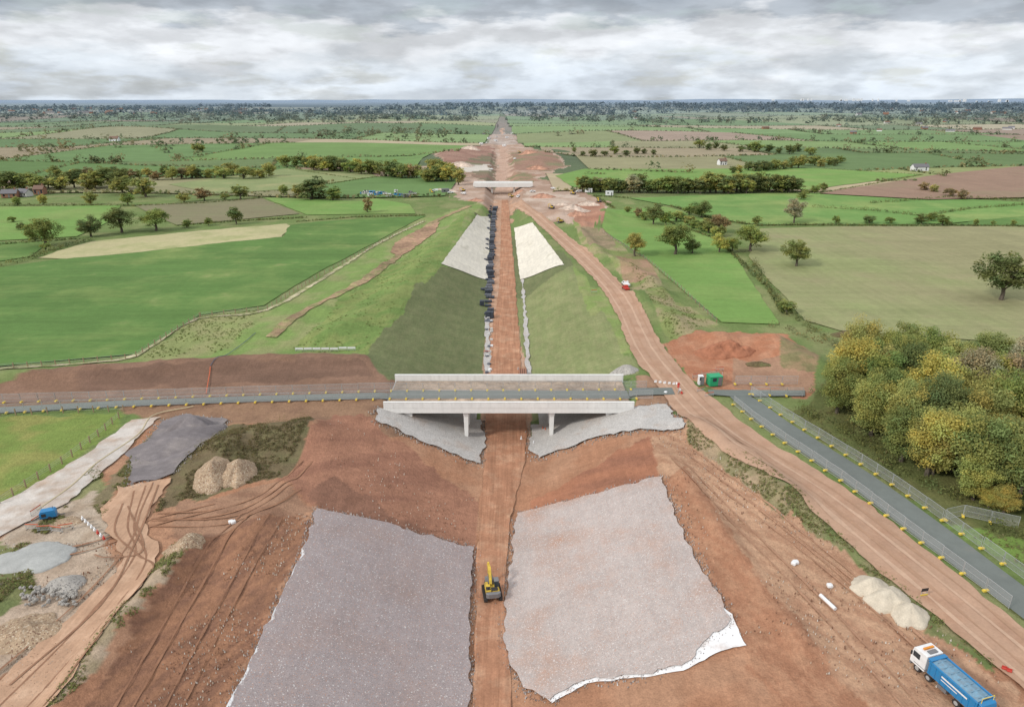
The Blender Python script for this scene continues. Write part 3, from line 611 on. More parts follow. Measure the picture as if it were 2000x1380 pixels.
def hedge(path,h=2.2,w=2.0,per=14,ls=.6,c=None,name='hedge',label='dense green hedge along a field edge'):
    P=[Vector(p) for p in path];cl=[]
    for a,b in zip(P,P[1:]):
        L=(b-a).length;k=max(1,int(L/(w*.5)))
        for i in range(k):
            q=a.lerp(b,i/k);hh=h*random.uniform(.6,1.15)
            cl.append((q.x+random.gauss(0,w*.18),q.y+random.gauss(0,w*.18),hz(q.x,q.y)+hh*.4,max(hh*.5,w*.4)*random.uniform(.8,1.1)))
    cl=np.array(cl);n_=len(cl)*per;V,cc_=leaves(cl,n_,ls,rng)
    c=c or C(122,130,82,1.05);cc_=cc_*np.array(c)
    return add(name,setm(mk_mesh(name,V,quadidx(n_),cc_),LEAF),label=label,cat='hedge',kind='stuff' if name=='scrub' else None)
for p,h in [([(1260,415),(1400,470),(1440,505),(1500,560),(1530,615)],1.6),([(1310,403),(1400,428),(1480,441),(1700,440)],1.8),([(1700,440),(1850,440),(2000,444),(2100,445)],1.4),([(1820,420),(1900,408),(2060,398)],2.6),
            ([(1590,405),(1700,412),(1820,425),(1860,440)],3),([(1700,398),(1850,388),(2000,392)],3),([(0,520),(60,505),(130,480),(180,470)],3),([(0,402),(140,402),(262,403)],2),([(262,403),(400,397),(512,388)],1.4),([(345,441),(450,434),(600,424)],1.2),([(580,432),(690,424),(830,421)],.8),
            ([(-100,487),(100,470),(150,466)],1.6),([(560,330),(700,352),(740,346)],1.8),([(420,382),(560,374),(700,352)],1.8),([(1120,372),(1560,377)],3),([(1590,328),(1800,342),(1600,380)],2.2),([(1230,387),(1160,383),(1200,407)],1.4)]:
    hedge(WP(p),h=h,w=2.4 if h>1.8 else 1.7,per=18,ls=.6)
hedge(WP([(1470,510),(1500,560),(1540,610),(1600,650),(1660,690)]),h=1.8,w=3.4,per=34,ls=.5,c=C(124,128,82,1.05),name='scrub',label='tangled green bramble scrub in a ditch')
hedge(WP([(1520,640),(1600,668),(1660,680)]),h=1.8,w=4,per=34,ls=.5,c=C(132,126,88,1.05),name='scrub',label='tangled brown green scrub beside a field')
hedge(WP([(1560,800),(1640,830),(1720,890),(1800,940),(1880,985),(1950,1030),(2050,1060)]),h=2.0,w=4,per=90,ls=.36,c=C(118,124,74,1.05),name='scrub',label='bramble undergrowth along the wood edge')
hedge(WP([(1600,765),(1640,790),(1700,850),(1800,905)]),h=3,w=5,per=90,ls=.38,c=C(128,130,80,1.05),name='scrub',label='shrubby undergrowth along the wood edge')
hedge(WP([(380,905),(430,868),(480,850),(540,845),(610,842)]),h=.6,w=3.4,per=110,ls=.2,c=C(136,124,88,1.05),name='scrub',label='brown green weeds on an earth mound')
def scatter(polys,n,hmin,hmax,ls,cols,name,label):
    cl=[]
    for poly in polys:
        P=WP(poly);xs=[p[0] for p in P];ys=[p[1] for p in P]
        a=np.random.default_rng(3).uniform(min(xs),max(xs),n*6);b=np.random.default_rng(4).uniform(min(ys),max(ys),n*6);m=pip(a,b,P)&(fbm(a/4,b/4,9,3)>.42);a=a[m][:n];b=b[m][:n]
        cl+= [(q,r,0,random.uniform(hmin,hmax)) for q,r in zip(a,b)]
    cl=np.array(cl);cl[:,2]=hgt(cl[:,0],cl[:,1])+cl[:,3]*.3
    per=9;n_=len(cl)*per;V,cc_=leaves(cl,n_,ls,rng,1.3);ch=np.array(cols)[rng.integers(0,len(cols),n_)];cc_=(cc_*.5+.5)*np.repeat(ch,4,0)
    add(name,setm(mk_mesh(name,V,quadidx(n_),cc_),LEAF),kind='stuff',label=label,cat='grass')
scatter([[(1338,832),(1400,885),(1480,905),(1560,985),(1530,1010),(1430,930),(1345,870)],[(1500,925),(1760,1140),(1960,1310),(1940,1300),(1760,1170),(1540,1000)],
         [(180,985),(300,840),(320,850),(200,1010)],[(-60,1110),(60,1110),(70,1150),(-60,1240)],[(0,1100),(190,905),(215,960),(30,1080)],[(340,1060),(400,1060),(130,1400),(90,1400)],[(1540,800),(1640,800),(2000,1040),(2000,1110),(1850,1020),(1700,920)]],700,.1,.32,.2,[C(134,142,86),C(160,150,106),C(132,120,88),C(144,156,90)],'rough_grass','tufts of rough grass and weeds on disturbed ground')
scatter([[(300,1000),(330,940),(440,828),(615,835),(545,930),(430,955),(340,990)]],2600,.12,.36,.2,[C(130,116,84),C(118,106,76),C(126,128,80),C(146,130,96)],'rough_grass','dense brown weeds covering an earth bank')
scatter([[(560,690),(700,560),(830,430),(860,520),(712,695)],[(1200,480),(1290,570),(1400,635),(1310,660)],[(270,700),(390,620),(530,600),(440,690)]],700,.08,.25,.25,[C(130,150,82),C(156,154,102),C(126,140,80)],'rough_grass','tufts of grass on the verges')
# ---------------------------------------------------------------- far farmland patchwork
rows=[470,560,660,780,930,1090,1290,1520,1800,2150,2600,3200,4000,5200]
palG=[C(112,144,80),C(102,132,76),C(128,154,90),C(138,146,94),C(108,128,80),C(118,150,80),C(98,122,74),C(152,158,104)];palB=[C(166,142,124),C(156,142,114),C(150,124,106),C(182,166,134),C(146,142,106)]
HAZE_FIELD=C(132,145,144)  # aerial haze tint, blended into field colours by distance
PV=[];PF=[];PC=[];hed=[]
def rowY(i,x):
    Yi=rows[i];return Yi*(1+.045*math.sin(x/(Yi*.33)+i*2.1)+.03*math.sin(x/(Yi*.12)+i))+ .03*x*(1 if i%2 else -1)
for i in range(len(rows)-1):
    y0=rows[i];half=y0*.95+150;wbase=90+y0*.085;cw=[36,70,80,48,30,24,18,16,14,12,10,8,8][i]
    for side in(-1,1):
        x=cw;first=True;sk=0
        while x<half:
            w_=wbase*random.uniform(.6,1.9);x2=x+w_;sk2=random.uniform(-.35,.35)*(rows[i+1]-y0);sk_prev=sk
            pal=palG if random.random()<(.76 if y0<2200 else .55) else palB
            c=np.array(random.choice(pal))*random.uniform(.9,1.1)
            haze_mix=min(.92,max(0,(y0-600)/3000));c=c*(1-haze_mix)+np.array(HAZE_FIELD)*haze_mix*random.uniform(.85,1.2)
            nx,ny=7,5;base=len(PV)
            for jy in range(ny+1):
                ty=jy/ny
                for jx in range(nx+1):
                    tx=jx/nx;xa=(x+sk_prev*ty);xb_=(x2+sk2*ty);xx=side*(xa+(xb_-xa)*tx)-.0145*y0
                    yy=rowY(i,xx)*(1-ty)+rowY(i+1,xx)*ty;PV.append((xx,yy));PC.append(c)
            for jy in range(ny):
                for jx in range(nx):
                    a=base+jy*(nx+1)+jx;q=(a,a+1,a+nx+2,a+nx+1);PF.append(q if side>0 else q[::-1])
            for e in(0,1):
                if random.random()<.1:continue
                L=w_ if e==0 else rows[i+1]-y0;k=int(L/(2.4+y0*.0014))
                tp=random.random()
                for j in range(k):
                    t=j/k
                    if e==0:xx=side*(x+(x2-x)*t)-.0145*y0;yy=rowY(i,xx)
                    else:
                        xx=side*(x2+sk2*t)-.0145*y0;yy=rowY(i,xx)*(1-t)+rowY(i+1,xx)*t
                    hed.append((xx,yy,y0,tp))
            x=x2;sk=sk2;first=False
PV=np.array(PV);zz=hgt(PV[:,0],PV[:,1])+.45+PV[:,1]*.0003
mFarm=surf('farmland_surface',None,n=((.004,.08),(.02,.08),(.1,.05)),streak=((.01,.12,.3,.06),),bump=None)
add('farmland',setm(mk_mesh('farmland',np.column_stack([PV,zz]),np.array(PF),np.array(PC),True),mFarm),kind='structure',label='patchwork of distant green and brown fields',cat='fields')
hand=[WP(p) for p in ([(512,386),(735,388),(812,418),(600,420)],[(1230,388),(1700,378),(2060,400),(2060,418),(1480,440)],[(1600,380),(2000,325),(2300,322),(2300,400),(2000,388),(1812,392)],[(1085,345),(1590,328),(1800,342),(1580,372),(1120,368)],[(330,362),(560,330),(735,346),(420,380)])]
H=np.array(hed);m=np.ones(len(H),bool)
for hp in hand:m&=~pip(H[:,0],H[:,1],hp)
H=H[m];print('hedge pts',len(H))
fc=[C(116,128,84,1.05),C(126,132,88,1.05),C(140,134,92,1.05),C(112,122,84,1.05),C(154,146,100,1.05)];HAZE_TREE=C(106,122,132,1.05)  # last tint is aerial haze, mixed into hedge and wood colours by distance
Vs=[];Cs=[];zsh=[]
def farblob(x,y,h,w,n,ls,c):
    m_=max(1,n//12);cl=np.column_stack([x+rng.normal(size=m_)*w*.2,y+rng.normal(size=m_)*w*.2,h*rng.uniform(.35,.7,m_),np.full(m_,w*.34)])
    V,cq=leaves(cl,n,ls,rng,1.2);Vs.append(V);Cs.append((cq*.5+.5)*np.array(c));return len(V)
for x,y,y0,tp in H:
    f=min(1,max(0,(y0-500)/2600));c=np.array(random.choice(fc))*random.uniform(.9,1.1);c=c*(1-f)+np.array(HAZE_TREE)*f
    if random.random()<(.008 if tp<.7 else .14): k=farblob(x,y,random.uniform(5.5,8.5)*(1+y0/9000),random.uniform(8,14)*(1+y0/6000),34 if y0<1500 else 18,2.2+y0*.0008,c)
    else: k=farblob(x,y,random.uniform(1.5,2.6),3.4+y0*.002,6,1.9+y0*.0008,c)
    zsh.append((x,y,k))
for _ in range(5200):
    y=800*math.exp(random.random()**.65*2.3);x=random.uniform(-.9,.9)*y
    if abs(x+.0145*y)<(60+.01*y if y<2600 else 25):continue
    wv=float(fbm(x/(220+y*.25),y/(80+y*.08),17,3));thr=.68 if y<1800 else .5
    if wv<thr:continue
    f=min(1,max(0,(y-500)/2600));c=np.array(random.choice(fc))*random.uniform(.85,1.0);c=c*(1-f)+np.array(HAZE_TREE)*f*random.uniform(.88,1.05)
    k=farblob(x,y,random.uniform(8,12),14+y*.011,20,2.6+y*.0024,c);zsh.append((x,y,k))
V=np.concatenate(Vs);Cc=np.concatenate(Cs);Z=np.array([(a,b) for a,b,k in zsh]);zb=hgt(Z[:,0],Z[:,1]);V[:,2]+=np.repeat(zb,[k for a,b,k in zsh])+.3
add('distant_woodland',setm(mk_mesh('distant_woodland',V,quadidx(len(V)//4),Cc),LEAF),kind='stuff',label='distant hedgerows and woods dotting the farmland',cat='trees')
print('far quads',len(V)//4)
# ---------------------------------------------------------------- fences
FRAME=M('frame',bx((-1.7,0,1.05,.05,.05,2.0),(1.7,0,1.05,.05,.05,2.0),(0,0,2.03,3.4,.045,.045),(0,0,.2,3.4,.04,.04),(0,0,1.1,3.4,.03,.03)),mSteel)
INF=setm(py_mesh('wire_infill',[(-1.68,.0,.22),(1.68,.0,.22),(1.68,.0,2.0),(-1.68,.0,2.0)],[(0,1,2,3)]),mWire)
FOOT=M('foot',bx((0,0,.12,.36,.8,.24),(0,0,.26,.22,.45,.05)),mYel)
def resample(path,sp):
    P=[Vector(p) for p in path];S=[P[0]];acc=0
    for a,b in zip(P,P[1:]):
        L=(b-a).length;t=sp-acc
        while t<=L:
            S.append(a.lerp(b,t/L));t+=sp
        acc=(acc+L)%sp
    return S
def fence(path,off=.2,sp=3.5,z0=None):
    S=resample(path,sp)
    for a,b in zip(S,S[1:]):
        m=(a+b)/2;d=b-a;zz_=(hz(m.x,m.y)+off) if z0 is None or not (xb0<m.x<xb1) else z0
        thing('fence_panel',[('frame',FRAME),('wire_infill',INF),('foot',FOOT,(-1.72,0,0))],(m.x,m.y,zz_),math.atan2(d.y,d.x)+random.uniform(-.04,.04),rx=random.uniform(-.03,.03),label='grey mesh site fence panel standing in a yellow block',cat='fence panel',group='temporary mesh fence panels beside the road')
fence([W(-60,812),W(230,797),W(480,788),W(770,780.5),(31,132.7)],z0=.15)
fence([W(-60,790),W(230,782),W(480,773),W(770,765),(31,137.7)],z0=.15)
fence(smoothp(WP([(1432,792),(1500,845),(1640,940),(1800,1063),(2010,1222)]),3))
fence(smoothp(WP([(1465,772),(1550,828),(1705,924),(1855,1030),(2010,1142)]),3))
fence(WP([(1435,752),(1575,752)]));fence(WP([(1400,777),(1425,783)]));fence(WP([(1470,773),(1575,776)]))
fence(WP([(1845,1018),(1880,1010),(2010,1040)]))
POST=M('post',bx((0,0,.6,.14,.14,1.5)),mWood)
def postfence(path,sp=3.5,nm='post_and_wire_fence'):
    S=resample(path,sp)
    e=add(nm,None,loc=(S[0].x,S[0].y,hz(S[0].x,S[0].y)),label='low timber post and wire fence along a field edge',cat='fence')
    o=Vector((S[0].x,S[0].y,e.location.z));q=[]
    for s in S[:99]:
        p=Vector((s.x,s.y,hz(s.x,s.y)+.1))-o;add('post',POST,parent=e,loc=p,scale=(1.2,1.2,1));q.append(p)
    vs=[]
    for hh in(.45,.8,1.15):
        for a,b in zip(q,q[1:]):vs.append(tube([a+Vector((0,0,hh)),b+Vector((0,0,hh))],[.02,.02],3))
    add('wire',M('wire',join(*vs),mSteel),parent=e)
postfence(WP([(0,722),(120,714),(262,700),(330,655),(392,618)]),3.0);postfence(WP([(392,618),(520,606),(545,590),(625,540)]),3.2);postfence(WP([(625,540),(745,474),(830,432)]),4)
postfence(WP([(1176,455),(1262,508),(1330,565),(1402,632)]),4);postfence(WP([(0,985),(60,945),(130,900),(195,850),(245,806)]),2.6);postfence(WP([(0,812),(120,806),(245,803)]),3)
drape('stone_track',ribbon(smoothp(WP([(-100,735),(0,722),(230,704),(300,672),(385,622),(520,606),(640,538),(740,475),(828,432)]),3),1.6),surf('fence_line_stone',C(182,172,142),tint=(C(138,146,90),.3,.42,.62,.9)),1.5,.16,.6,'worn pale strip along a field fence',cat='track')
# ---------------------------------------------------------------- heaps
def heap(px,py,wx_,wy_,h,mat,name='stone_heap',label='heap of pale aggregate',seed=0,rz=0,pw=1.3,bumps=.25):
    x0,y0=W(px,py);nr,na=22,48;ca,sa=math.cos(rz),math.sin(rz);V=[]
    for i in range(nr+1):
        r=i/nr
        for j in range(na):
            a=2*math.pi*j/na;e=1+.34*(float(fbm(math.cos(a)*1.6+5,math.sin(a)*1.6+5,seed,3))-.5)*2
            lx=math.cos(a)*r*wx_/2*e;ly=math.sin(a)*r*wy_/2*e
            prof=max(0,(1-r**pw));nz=(float(fbm(lx/1.6+9,ly/1.6+3,seed,3))-.5)*2*bumps*h
            z=h*prof+nz*min(1,(1-r)*3)*min(1,.3+prof)
            V.append((lx*ca-ly*sa,lx*sa+ly*ca,(z if r<1 else -.5)))
    Fa=[(i*na+j,i*na+(j+1)%na,(i+1)*na+(j+1)%na,(i+1)*na+j) for i in range(nr) for j in range(na)]
    zc=hz(x0,y0);V=[(a,b,c+hz(x0+a,y0+b)-zc) for a,b,c in V]
    me=setm(py_mesh(name,V,[f[::-1] for f in Fa],True),mat)
    bm=bmesh.new();bm.from_mesh(me);bmesh.ops.remove_doubles(bm,verts=bm.verts,dist=.001);bmesh.ops.recalc_face_normals(bm,faces=bm.faces);bm.to_mesh(me);bm.free()
    add(name,me,loc=(x0,y0,zc+.02),label=label,cat='heap')
heap(352,862,11,17,1.8,mDark,label='smooth dark grey heap of road planings',seed=3,rz=-.55,pw=2.2,bumps=.06)
heap(378,838,9,7,2.8,mDark,label='grey crest of a planings heap',seed=4,pw=1.7,bumps=.08)
heap(418,935,6,9,2.3,mHeapB,label='brown rubble heap beside a matching heap',seed=6,pw=1.3);heap(468,927,6,9,2.5,mHeapB,label='brown rubble heap beside a matching heap',seed=7,pw=1.3)
heap(358,1080,6.5,4.5,1.3,mHeapB,label='low pale brown rubble heap',seed=8,bumps=.3)
heap(1700,1150,5,5.5,1.7,mHeap,label='pale aggregate heap beside the haul road',seed=9,bumps=.12);heap(1735,1172,5.4,5.5,1.8,mHeap,label='pale aggregate heap beside the haul road',seed=10,bumps=.12);heap(1775,1200,5,5,1.6,mHeap,label='pale aggregate heap beside the haul road',seed=11,bumps=.12)
heap(128,1142,5,4,1.1,mHeapG,label='small grey gravel heap',seed=12);heap(70,1090,11,7,.6,surf('blue_grey_gravel',C(172,173,170),n=((.2,.08),(1,.1),(5,.1)),bump=(6,.5,.1)),label='low spread of bluish grey gravel',seed=13,pw=2.5,bumps=.1)
heap(50,1235,8,7,1.2,mHeapB,label='brown earth and rubble heap',seed=14,bumps=.4);heap(1218,722,7,5,1.6,mHeapG,label='small grey gravel heap near a bridge',seed=15,bumps=.1)
heap(130,1020,5,3,.5,mHeapB,label='low brown gravel spread',seed=16);heap(1480,712,6,3,1.0,mWeedy,'earth_mound','small dark brush covered mound',17);heap(1660,655,10,6,1.4,mWeedy,'earth_mound','brown weedy mound at field edge',18)
heap(1420,690,16,8,2.8,surf('red_spoil',C(176,116,88),n=((.2,.15),(1,.18)),bump=(2,.8,.25)),'earth_mound','red clay spoil mound',19,.2,1.4,.5)
spA=surf('spoil_far',C(178,134,112));spB=surf('spoil_far_pale',C(198,178,162))
for q,(a,b,s) in enumerate([(1120,415,20),(1060,385,16),(1150,400,14),(930,392,10),(900,325,26),(1050,330,22),(880,375,12),(1130,432,12),(1095,400,10),(1010,372,10),(920,300,24),(1030,305,26),(860,372,9)]):
    heap(a,b,s,s*.7,s*.16,spA if q%2 else spB,'earth_mound','distant heap of excavated spoil',20+q)
def rockmesh(seed):
    bm=bmesh.new();bmesh.ops.create_icosphere(bm,subdivisions=2,radius=.5);rg=random.Random(seed)
    for v in bm.verts:v.co*=1+rg.uniform(-.22,.15);v.co.z*=.75
    me=bpy.data.meshes.new('boulder');bm.to_mesh(me);bm.free();return setm(me,mHeapG)
RK=[rockmesh(i) for i in range(4)]
for i in range(120):
    px=random.uniform(42,152);py=random.uniform(1150,1186);x,y=W(px,py);s=random.uniform(.25,.6)
    add('boulder',random.choice(RK),loc=(x,y,hz(x,y)+.2+random.uniform(0,.35)),rot=(random.random()*6,random.random()*6,0),scale=(s,s,s),label='grey broken stone block in a rubble pile',cat='boulder',group='stone blocks in a rubble pile')
# ---------------------------------------------------------------- excavator (boom towards +Y locally)
TRK=[(-2.0,.35),(-1.75,.05),(1.75,.05),(2.0,.35),(1.95,.75),(1.7,.95),(-1.7,.95),(-1.95,.75)]
sq=lambda P:[(a*.74,b*.86) for a,b in P]
exc=[('track',M('track',join(prism(TRK,-1.6,-1.0,'x'),bx(*[(-1.3,-1.7+i*.28,.99,.62,.1,.06) for i in range(13)])),mBlk_)),
 ('track',M('track',join(prism(TRK,1.0,1.6,'x'),bx(*[(1.3,-1.7+i*.28,.99,.62,.1,.06) for i in range(13)])),mBlk_)),
 ('undercarriage',M('undercarriage',join(bx((0,0,.6,1.98,1.5,.5)),cyl((0,0,1.0),.7,.3,'z')),mGry)),
 ('upper_body',M('upper_body',join(bx((0,-.4,1.5,2.4,2.6,.5),(-.75,-.6,1.95,.9,1.8,.4),(.5,-1.1,1.95,1.1,1.0,.4),(-.9,.8,1.85,.6,.7,.3))),mExY,.05)),
 ('counterweight',M('counterweight',prism([(-1.25,-2.1),(-.85,-2.4),(.85,-2.4),(1.25,-2.1),(1.25,-1.72),(-1.25,-1.72)],1.2,2.1,'z'),mGry,.05)),
 ('engine_cover',M('engine_cover',bx((.3,-1.2,2.22,1.1,.8,.12),(-.75,-.9,2.2,.7,.8,.08)),mBlk_)),
 ('cab',M('cab',prism([(0,1.76),(1.05,1.76),(1.15,2.4),(.85,2.95),(-.25,2.95),(-.45,1.76)],.4,1.2,'x'),mGlass,.04)),
 ('cab_roof',M('cab_roof',join(bx((.8,.3,2.99,.82,1.15,.08),(1.2,1.0,2.3,.06,.07,1.2),(.4,1.0,2.3,.06,.07,1.2))),mGry)),
 ('boom',M('boom',prism(sq([(.4,1.8),(.5,2.4),(2.2,4.6),(3.0,5.0),(5.3,4.2),(5.4,3.85),(3.0,4.4),(2.6,4.15),(1.0,1.8)]),-.36,.1,'x'),mExY,.03)),
 ('stick',M('stick',prism(sq([(4.9,4.55),(5.4,4.6),(5.45,3.6),(4.75,1.1),(4.45,1.1),(4.95,3.6)]),-.28,.04,'x'),mExY,.02)),
 ('hydraulic_ram',M('hydraulic_ram',tube([(.2,.75,1.7),(.2,1.75,3.2)],[.1,.07],8),mGry)),('hydraulic_ram',M('hydraulic_ram',tube([(-.46,.75,1.7),(-.46,1.75,3.2)],[.1,.07],8),mGry)),
 ('bucket',M('bucket',prism([(a*.74,b*.9) for a,b in [(4.95,1.3),(4.3,1.25),(3.75,.8),(3.7,.25),(4.2,.05),(4.9,.15),(4.4,.35),(4.3,.75)]],-.85,.6,'x'),mGry,.02)),
 ('exhaust',M('exhaust',cyl((-.75,-1.1,2.4),.07,.5,'z',8),mBlk_)),('handrail',M('handrail',join(tube([(-1.2,-1.4,1.8),(-1.2,-1.4,2.8),(-1.2,.6,2.8),(-1.2,.6,1.8)],[.025]*4,5)),mBlk_))]
def excav(x,y,z,rz,s=1,label='yellow tracked excavator with raised boom on the trench floor',g='excavators on the works',n=None):
    thing('excavator',exc if n is None else exc[:n],(x,y,z),rz,(s,s,s),label,'excavator',g)
ex,ey=W(961,1163,-8);excav(ex,ey,hz(ex,ey)+.18,.16,.84)
# ---------------------------------------------------------------- lorry (front +Y)
WHL=M('tyre',cyl((0,0,0),.5,.3,'x',20),mBlk_,.03);RIM=M('rim',join(cyl((0,0,0),.27,.33,'x',14),cyl((0,0,0),.1,.37,'x',8)),mSteel)
lor=[('chassis',M('chassis',bx((0,-.2,.8,.9,8.8,.28),(0,4.35,.6,2.35,.25,.45),(-1.05,-.2,.7,.35,1.2,.5),(1.05,-.2,.7,.35,1.2,.5),(0,-4.6,.7,2.2,.15,.3)),mGry)),
 ('cab',M('cab',prism([(2.35,.75),(4.45,.75),(4.5,1.7),(4.3,2.9),(4.1,3.1),(2.35,3.15)],-1.24,1.24,'x'),mWhite,.05)),
 ('windscreen',M('windscreen',[[(-1.1,4.52,1.8),(1.1,4.52,1.8),(1.05,4.35,2.75),(-1.05,4.35,2.75)],[(0,1,2,3)]],mGlass)),
 ('side_window',M('side_window',bx((-1.25,3.7,2.2,.03,.95,.75)),mGlass)),('side_window',M('side_window',bx((1.25,3.7,2.2,.03,.95,.75)),mGlass)),
 ('roof_beacon',M('roof_beacon',bx((0,3.4,3.28,1.5,.25,.18)),mAmb)),
 ('roof_vent',M('roof_vent',bx((0,2.8,3.22,1.2,.5,.14)),mGry)),
 ('mirror',M('mirror',bx((-1.45,4.3,2.2,.12,.14,.55)),mBlk_)),('mirror',M('mirror',bx((1.45,4.3,2.2,.12,.14,.55)),mBlk_)),
 ('headlamp',M('headlamp',bx((-.95,4.5,.95,.35,.06,.2)),mWhite)),('headlamp',M('headlamp',bx((.95,4.5,.95,.35,.06,.2)),mWhite)),
 ('body',M('body',join(bx((-1.2,-1.25,1.95,.08,6.4,1.7),(1.2,-1.25,1.95,.08,6.4,1.7),(0,1.92,2.05,2.4,.08,1.9),(0,-4.42,1.95,2.4,.08,1.7),(0,-1.25,1.15,2.4,6.4,.12)),bx(*[(sx*1.27,-4.2+i*.74,1.95,.06,.1,1.66) for i in range(9) for sx in(-1,1)]),bx((-1.24,-1.25,2.84,.2,6.5,.12),(1.24,-1.25,2.84,.2,6.5,.12),(0,1.95,3.02,2.5,.5,.12))),mBlue,.0)),
 ('load_cover',M('load_cover',join(prism([(-1.13,2.76),(0,3.0),(1.13,2.76),(1.13,2.7),(-1.13,2.7)],-4.3,1.85,'y'),bx(*[(0,-4+i*.9,2.96,1.3,.1,.1) for i in range(7)])),plain('pale_blue_cover',C(120,165,192),.6,dirt=.4))),
 ('side_marking',M('side_marking',bx((-1.31,-1.6,2.3,.012,3.4,.22)),mWhite)),('side_marking',M('side_marking',bx((-1.31,-1.0,1.85,.012,2.2,.12)),mWhite)),('side_marking',M('side_marking',bx((1.31,-1.6,2.3,.012,3.4,.22)),mWhite)),
 ('hopper',M('hopper',join(prism([(-4.5,1.1),(-4.5,2.9),(-4.9,2.7),(-5.2,1.6),(-5.1,1.0)],-1.1,1.1,'x')),mBlue,.03)),
 ('warning_panel',M('warning_panel',bx((-.75,-5.2,1.5,.55,.04,.6)),mYel)),('warning_panel',M('warning_panel',bx((.75,-5.2,1.5,.55,.04,.6)),mYel)),
 ('access_rail',M('access_rail',join(tube([(-.9,-4.6,2.8),(-.9,-4.6,3.5),(.9,-4.6,3.5),(.9,-4.6,2.8)],[.04]*4,5)),mYel))]
for sx in(-1.08,1.08):
    lor.append(('mudguard',M('mudguard',bx((sx,2.5,1.1,.38,2.8,.06)),mGry)));lor.append(('mudguard',M('mudguard',bx((sx,-2.9,1.1,.38,2.6,.05)),mGry)))
for yy in(3.3,1.7,-2.2,-3.55):
    for sx in(-1.08,1.08):
        lor.append(('wheel',WHL,(sx,yy,.5)));lor.append(('rim',RIM,(0,0,0),(0,0,0),len(lor)-1))
lx,ly=47.1,56.6
thing('tanker_lorry',lor,(lx,ly,hz(lx,ly)+.08),math.radians(17),(.9,.9,.9),'blue bodied eight wheel lorry with a white cab on dirt','lorry')
# ---------------------------------------------------------------- small vehicles
def van_parts(mat,pick=False):
    prof=[(-2.4,.45),(2.3,.45),(2.35,.95),(1.5,1.15),(.9,1.75),(-.3,1.8)]+([(-.45,1.1),(-2.4,1.1)] if pick else [(-2.3,1.8)])
    p=[('body',M('body',prism(prof,-.9,.9,'x'),mat,.04)),('windscreen',M('windscreen',bx((0,1.24,1.47,1.5,.5,.35)),mGlass)),('side_window',M('side_window',bx((-.9,.3,1.45,.04,1.1,.4),(.9,.3,1.45,.04,1.1,.4)),mGlass)),('light_bar',M('light_bar',bx((0,.2,1.87,1,.2,.12)),mAmb))]
    for yy in(1.5,-1.5):
        for sx in(-.85,.85):p.append(('wheel',M('wheel',cyl((0,0,0),.36,.24,'x',12),mBlk_),(sx,yy,.36)))
    return p
VW=van_parts(mWhite,True);VR=van_parts(mRed,True);VB=van_parts(mWhite,False)
def veh(px,py,parts,rz,label,z=0,s=1):
    x,y=W(px,py,z);thing('pickup_truck',parts,(x,y,hz(x,y)+.25),rz,(s,s,s),label,'truck','site vehicles')
veh(1222,567,VR,.2,'red and white site pickup on the haul road',s=.8);veh(1222,559,VW,.2,'white site pickup on the haul road',s=.9)
for i,(a,b) in enumerate([(905,380),(880,378),(1012,382),(1040,376),(850,374),(970,268),(985,262),(1080,370),(1130,376),(960,330),(1005,318),(950,280)]):veh(a,b,VW if i%2 else VB,random.uniform(0,3),'distant white site vehicle',s=.85)
for a,b,r in[(1078,408,1),(1095,438,2.2),(905,374,1.5),(1120,380,1),(1000,374,2),(1170,395,.4),(845,378,1),(1015,300,2)]:
    x,y=W(a,b);excav(x,y,hz(x,y)+.1,r,.66,'distant yellow tracked excavator on spoil','distant excavators',n=13)
def cabin(px,py,mat,w=6,d=2.5,h=2.5,rz=0,label='white site cabin',name='site_cabin',s=1):
    x,y=W(px,py)
    pp=[('wall',M('wall',bx((0,0,h/2,w,d,h)),mat,.03)),('roof',M('roof',bx((0,0,h+.06,w+.1,d+.1,.12)),mat)),('door',M('door',bx((w*.3,-d/2-.02,1.05,.85,.04,2.0)),mGry)),('window',M('window',bx((-w*.15,-d/2-.02,1.5,min(1.2,w*.3),.04,.8)),mGlass))]
    thing(name,pp,(x,y,hz(x,y)+.25),rz,(s,s,s),label,'cabin','site cabins')
cabin(1394,752,mGreen,2.9,2.2,2.1,.15,'bright green storage cabin beside the road junction');cabin(1367,752,mWhite,1.0,1.0,2.0,0,'white portable toilet beside the road','portable_toilet')
for i in range(18):
    cabin(705+i*6+random.uniform(-4,4),random.uniform(376,386),random.choice([mWhite,mConcD,mBlue,mGry,mConcD]),random.uniform(2,4.5),2.2,random.uniform(1.0,2.0),random.uniform(-.6,.6),'distant site cabin in a works compound')
for a,b in[(945,264),(955,272),(990,270),(1000,262),(968,276),(940,283),(985,285),(1190,382),(1150,376),(870,377)]:cabin(a,b,random.choice([mWhite,mGry]),5,2.6,2.6,random.uniform(-.4,.4),'distant pale site cabin')
x,y=W(97,1012)
thing('mobile_generator',[('housing',M('housing',join(bx((0,0,.95,2.5,1.4,1.1)),prism([(-1.25,1.5),(-1.0,1.75),(1.0,1.75),(1.25,1.5)],-.68,.68,'y')),mBlue,.05)),('chassis',M('chassis',bx((0,0,.35,2.9,1.1,.14),(1.9,0,.35,1.2,.12,.12)),mGry)),('wheel',M('wheel',cyl((.2,-.72,.33),.33,.2,'y',14),mBlk_)),('wheel',M('wheel',cyl((.2,.72,.33),.33,.2,'y',14),mBlk_)),('grille',M('grille',bx((-.6,-.71,1.05,.7,.03,.6)),mBlk_)),('exhaust',M('exhaust',cyl((.8,.2,1.95),.06,.4,'z',8),mGry))],(x,y,hz(x,y)+.1),.4,(.85,.85,.85),'blue towable generator on gravel beside barriers','generator')
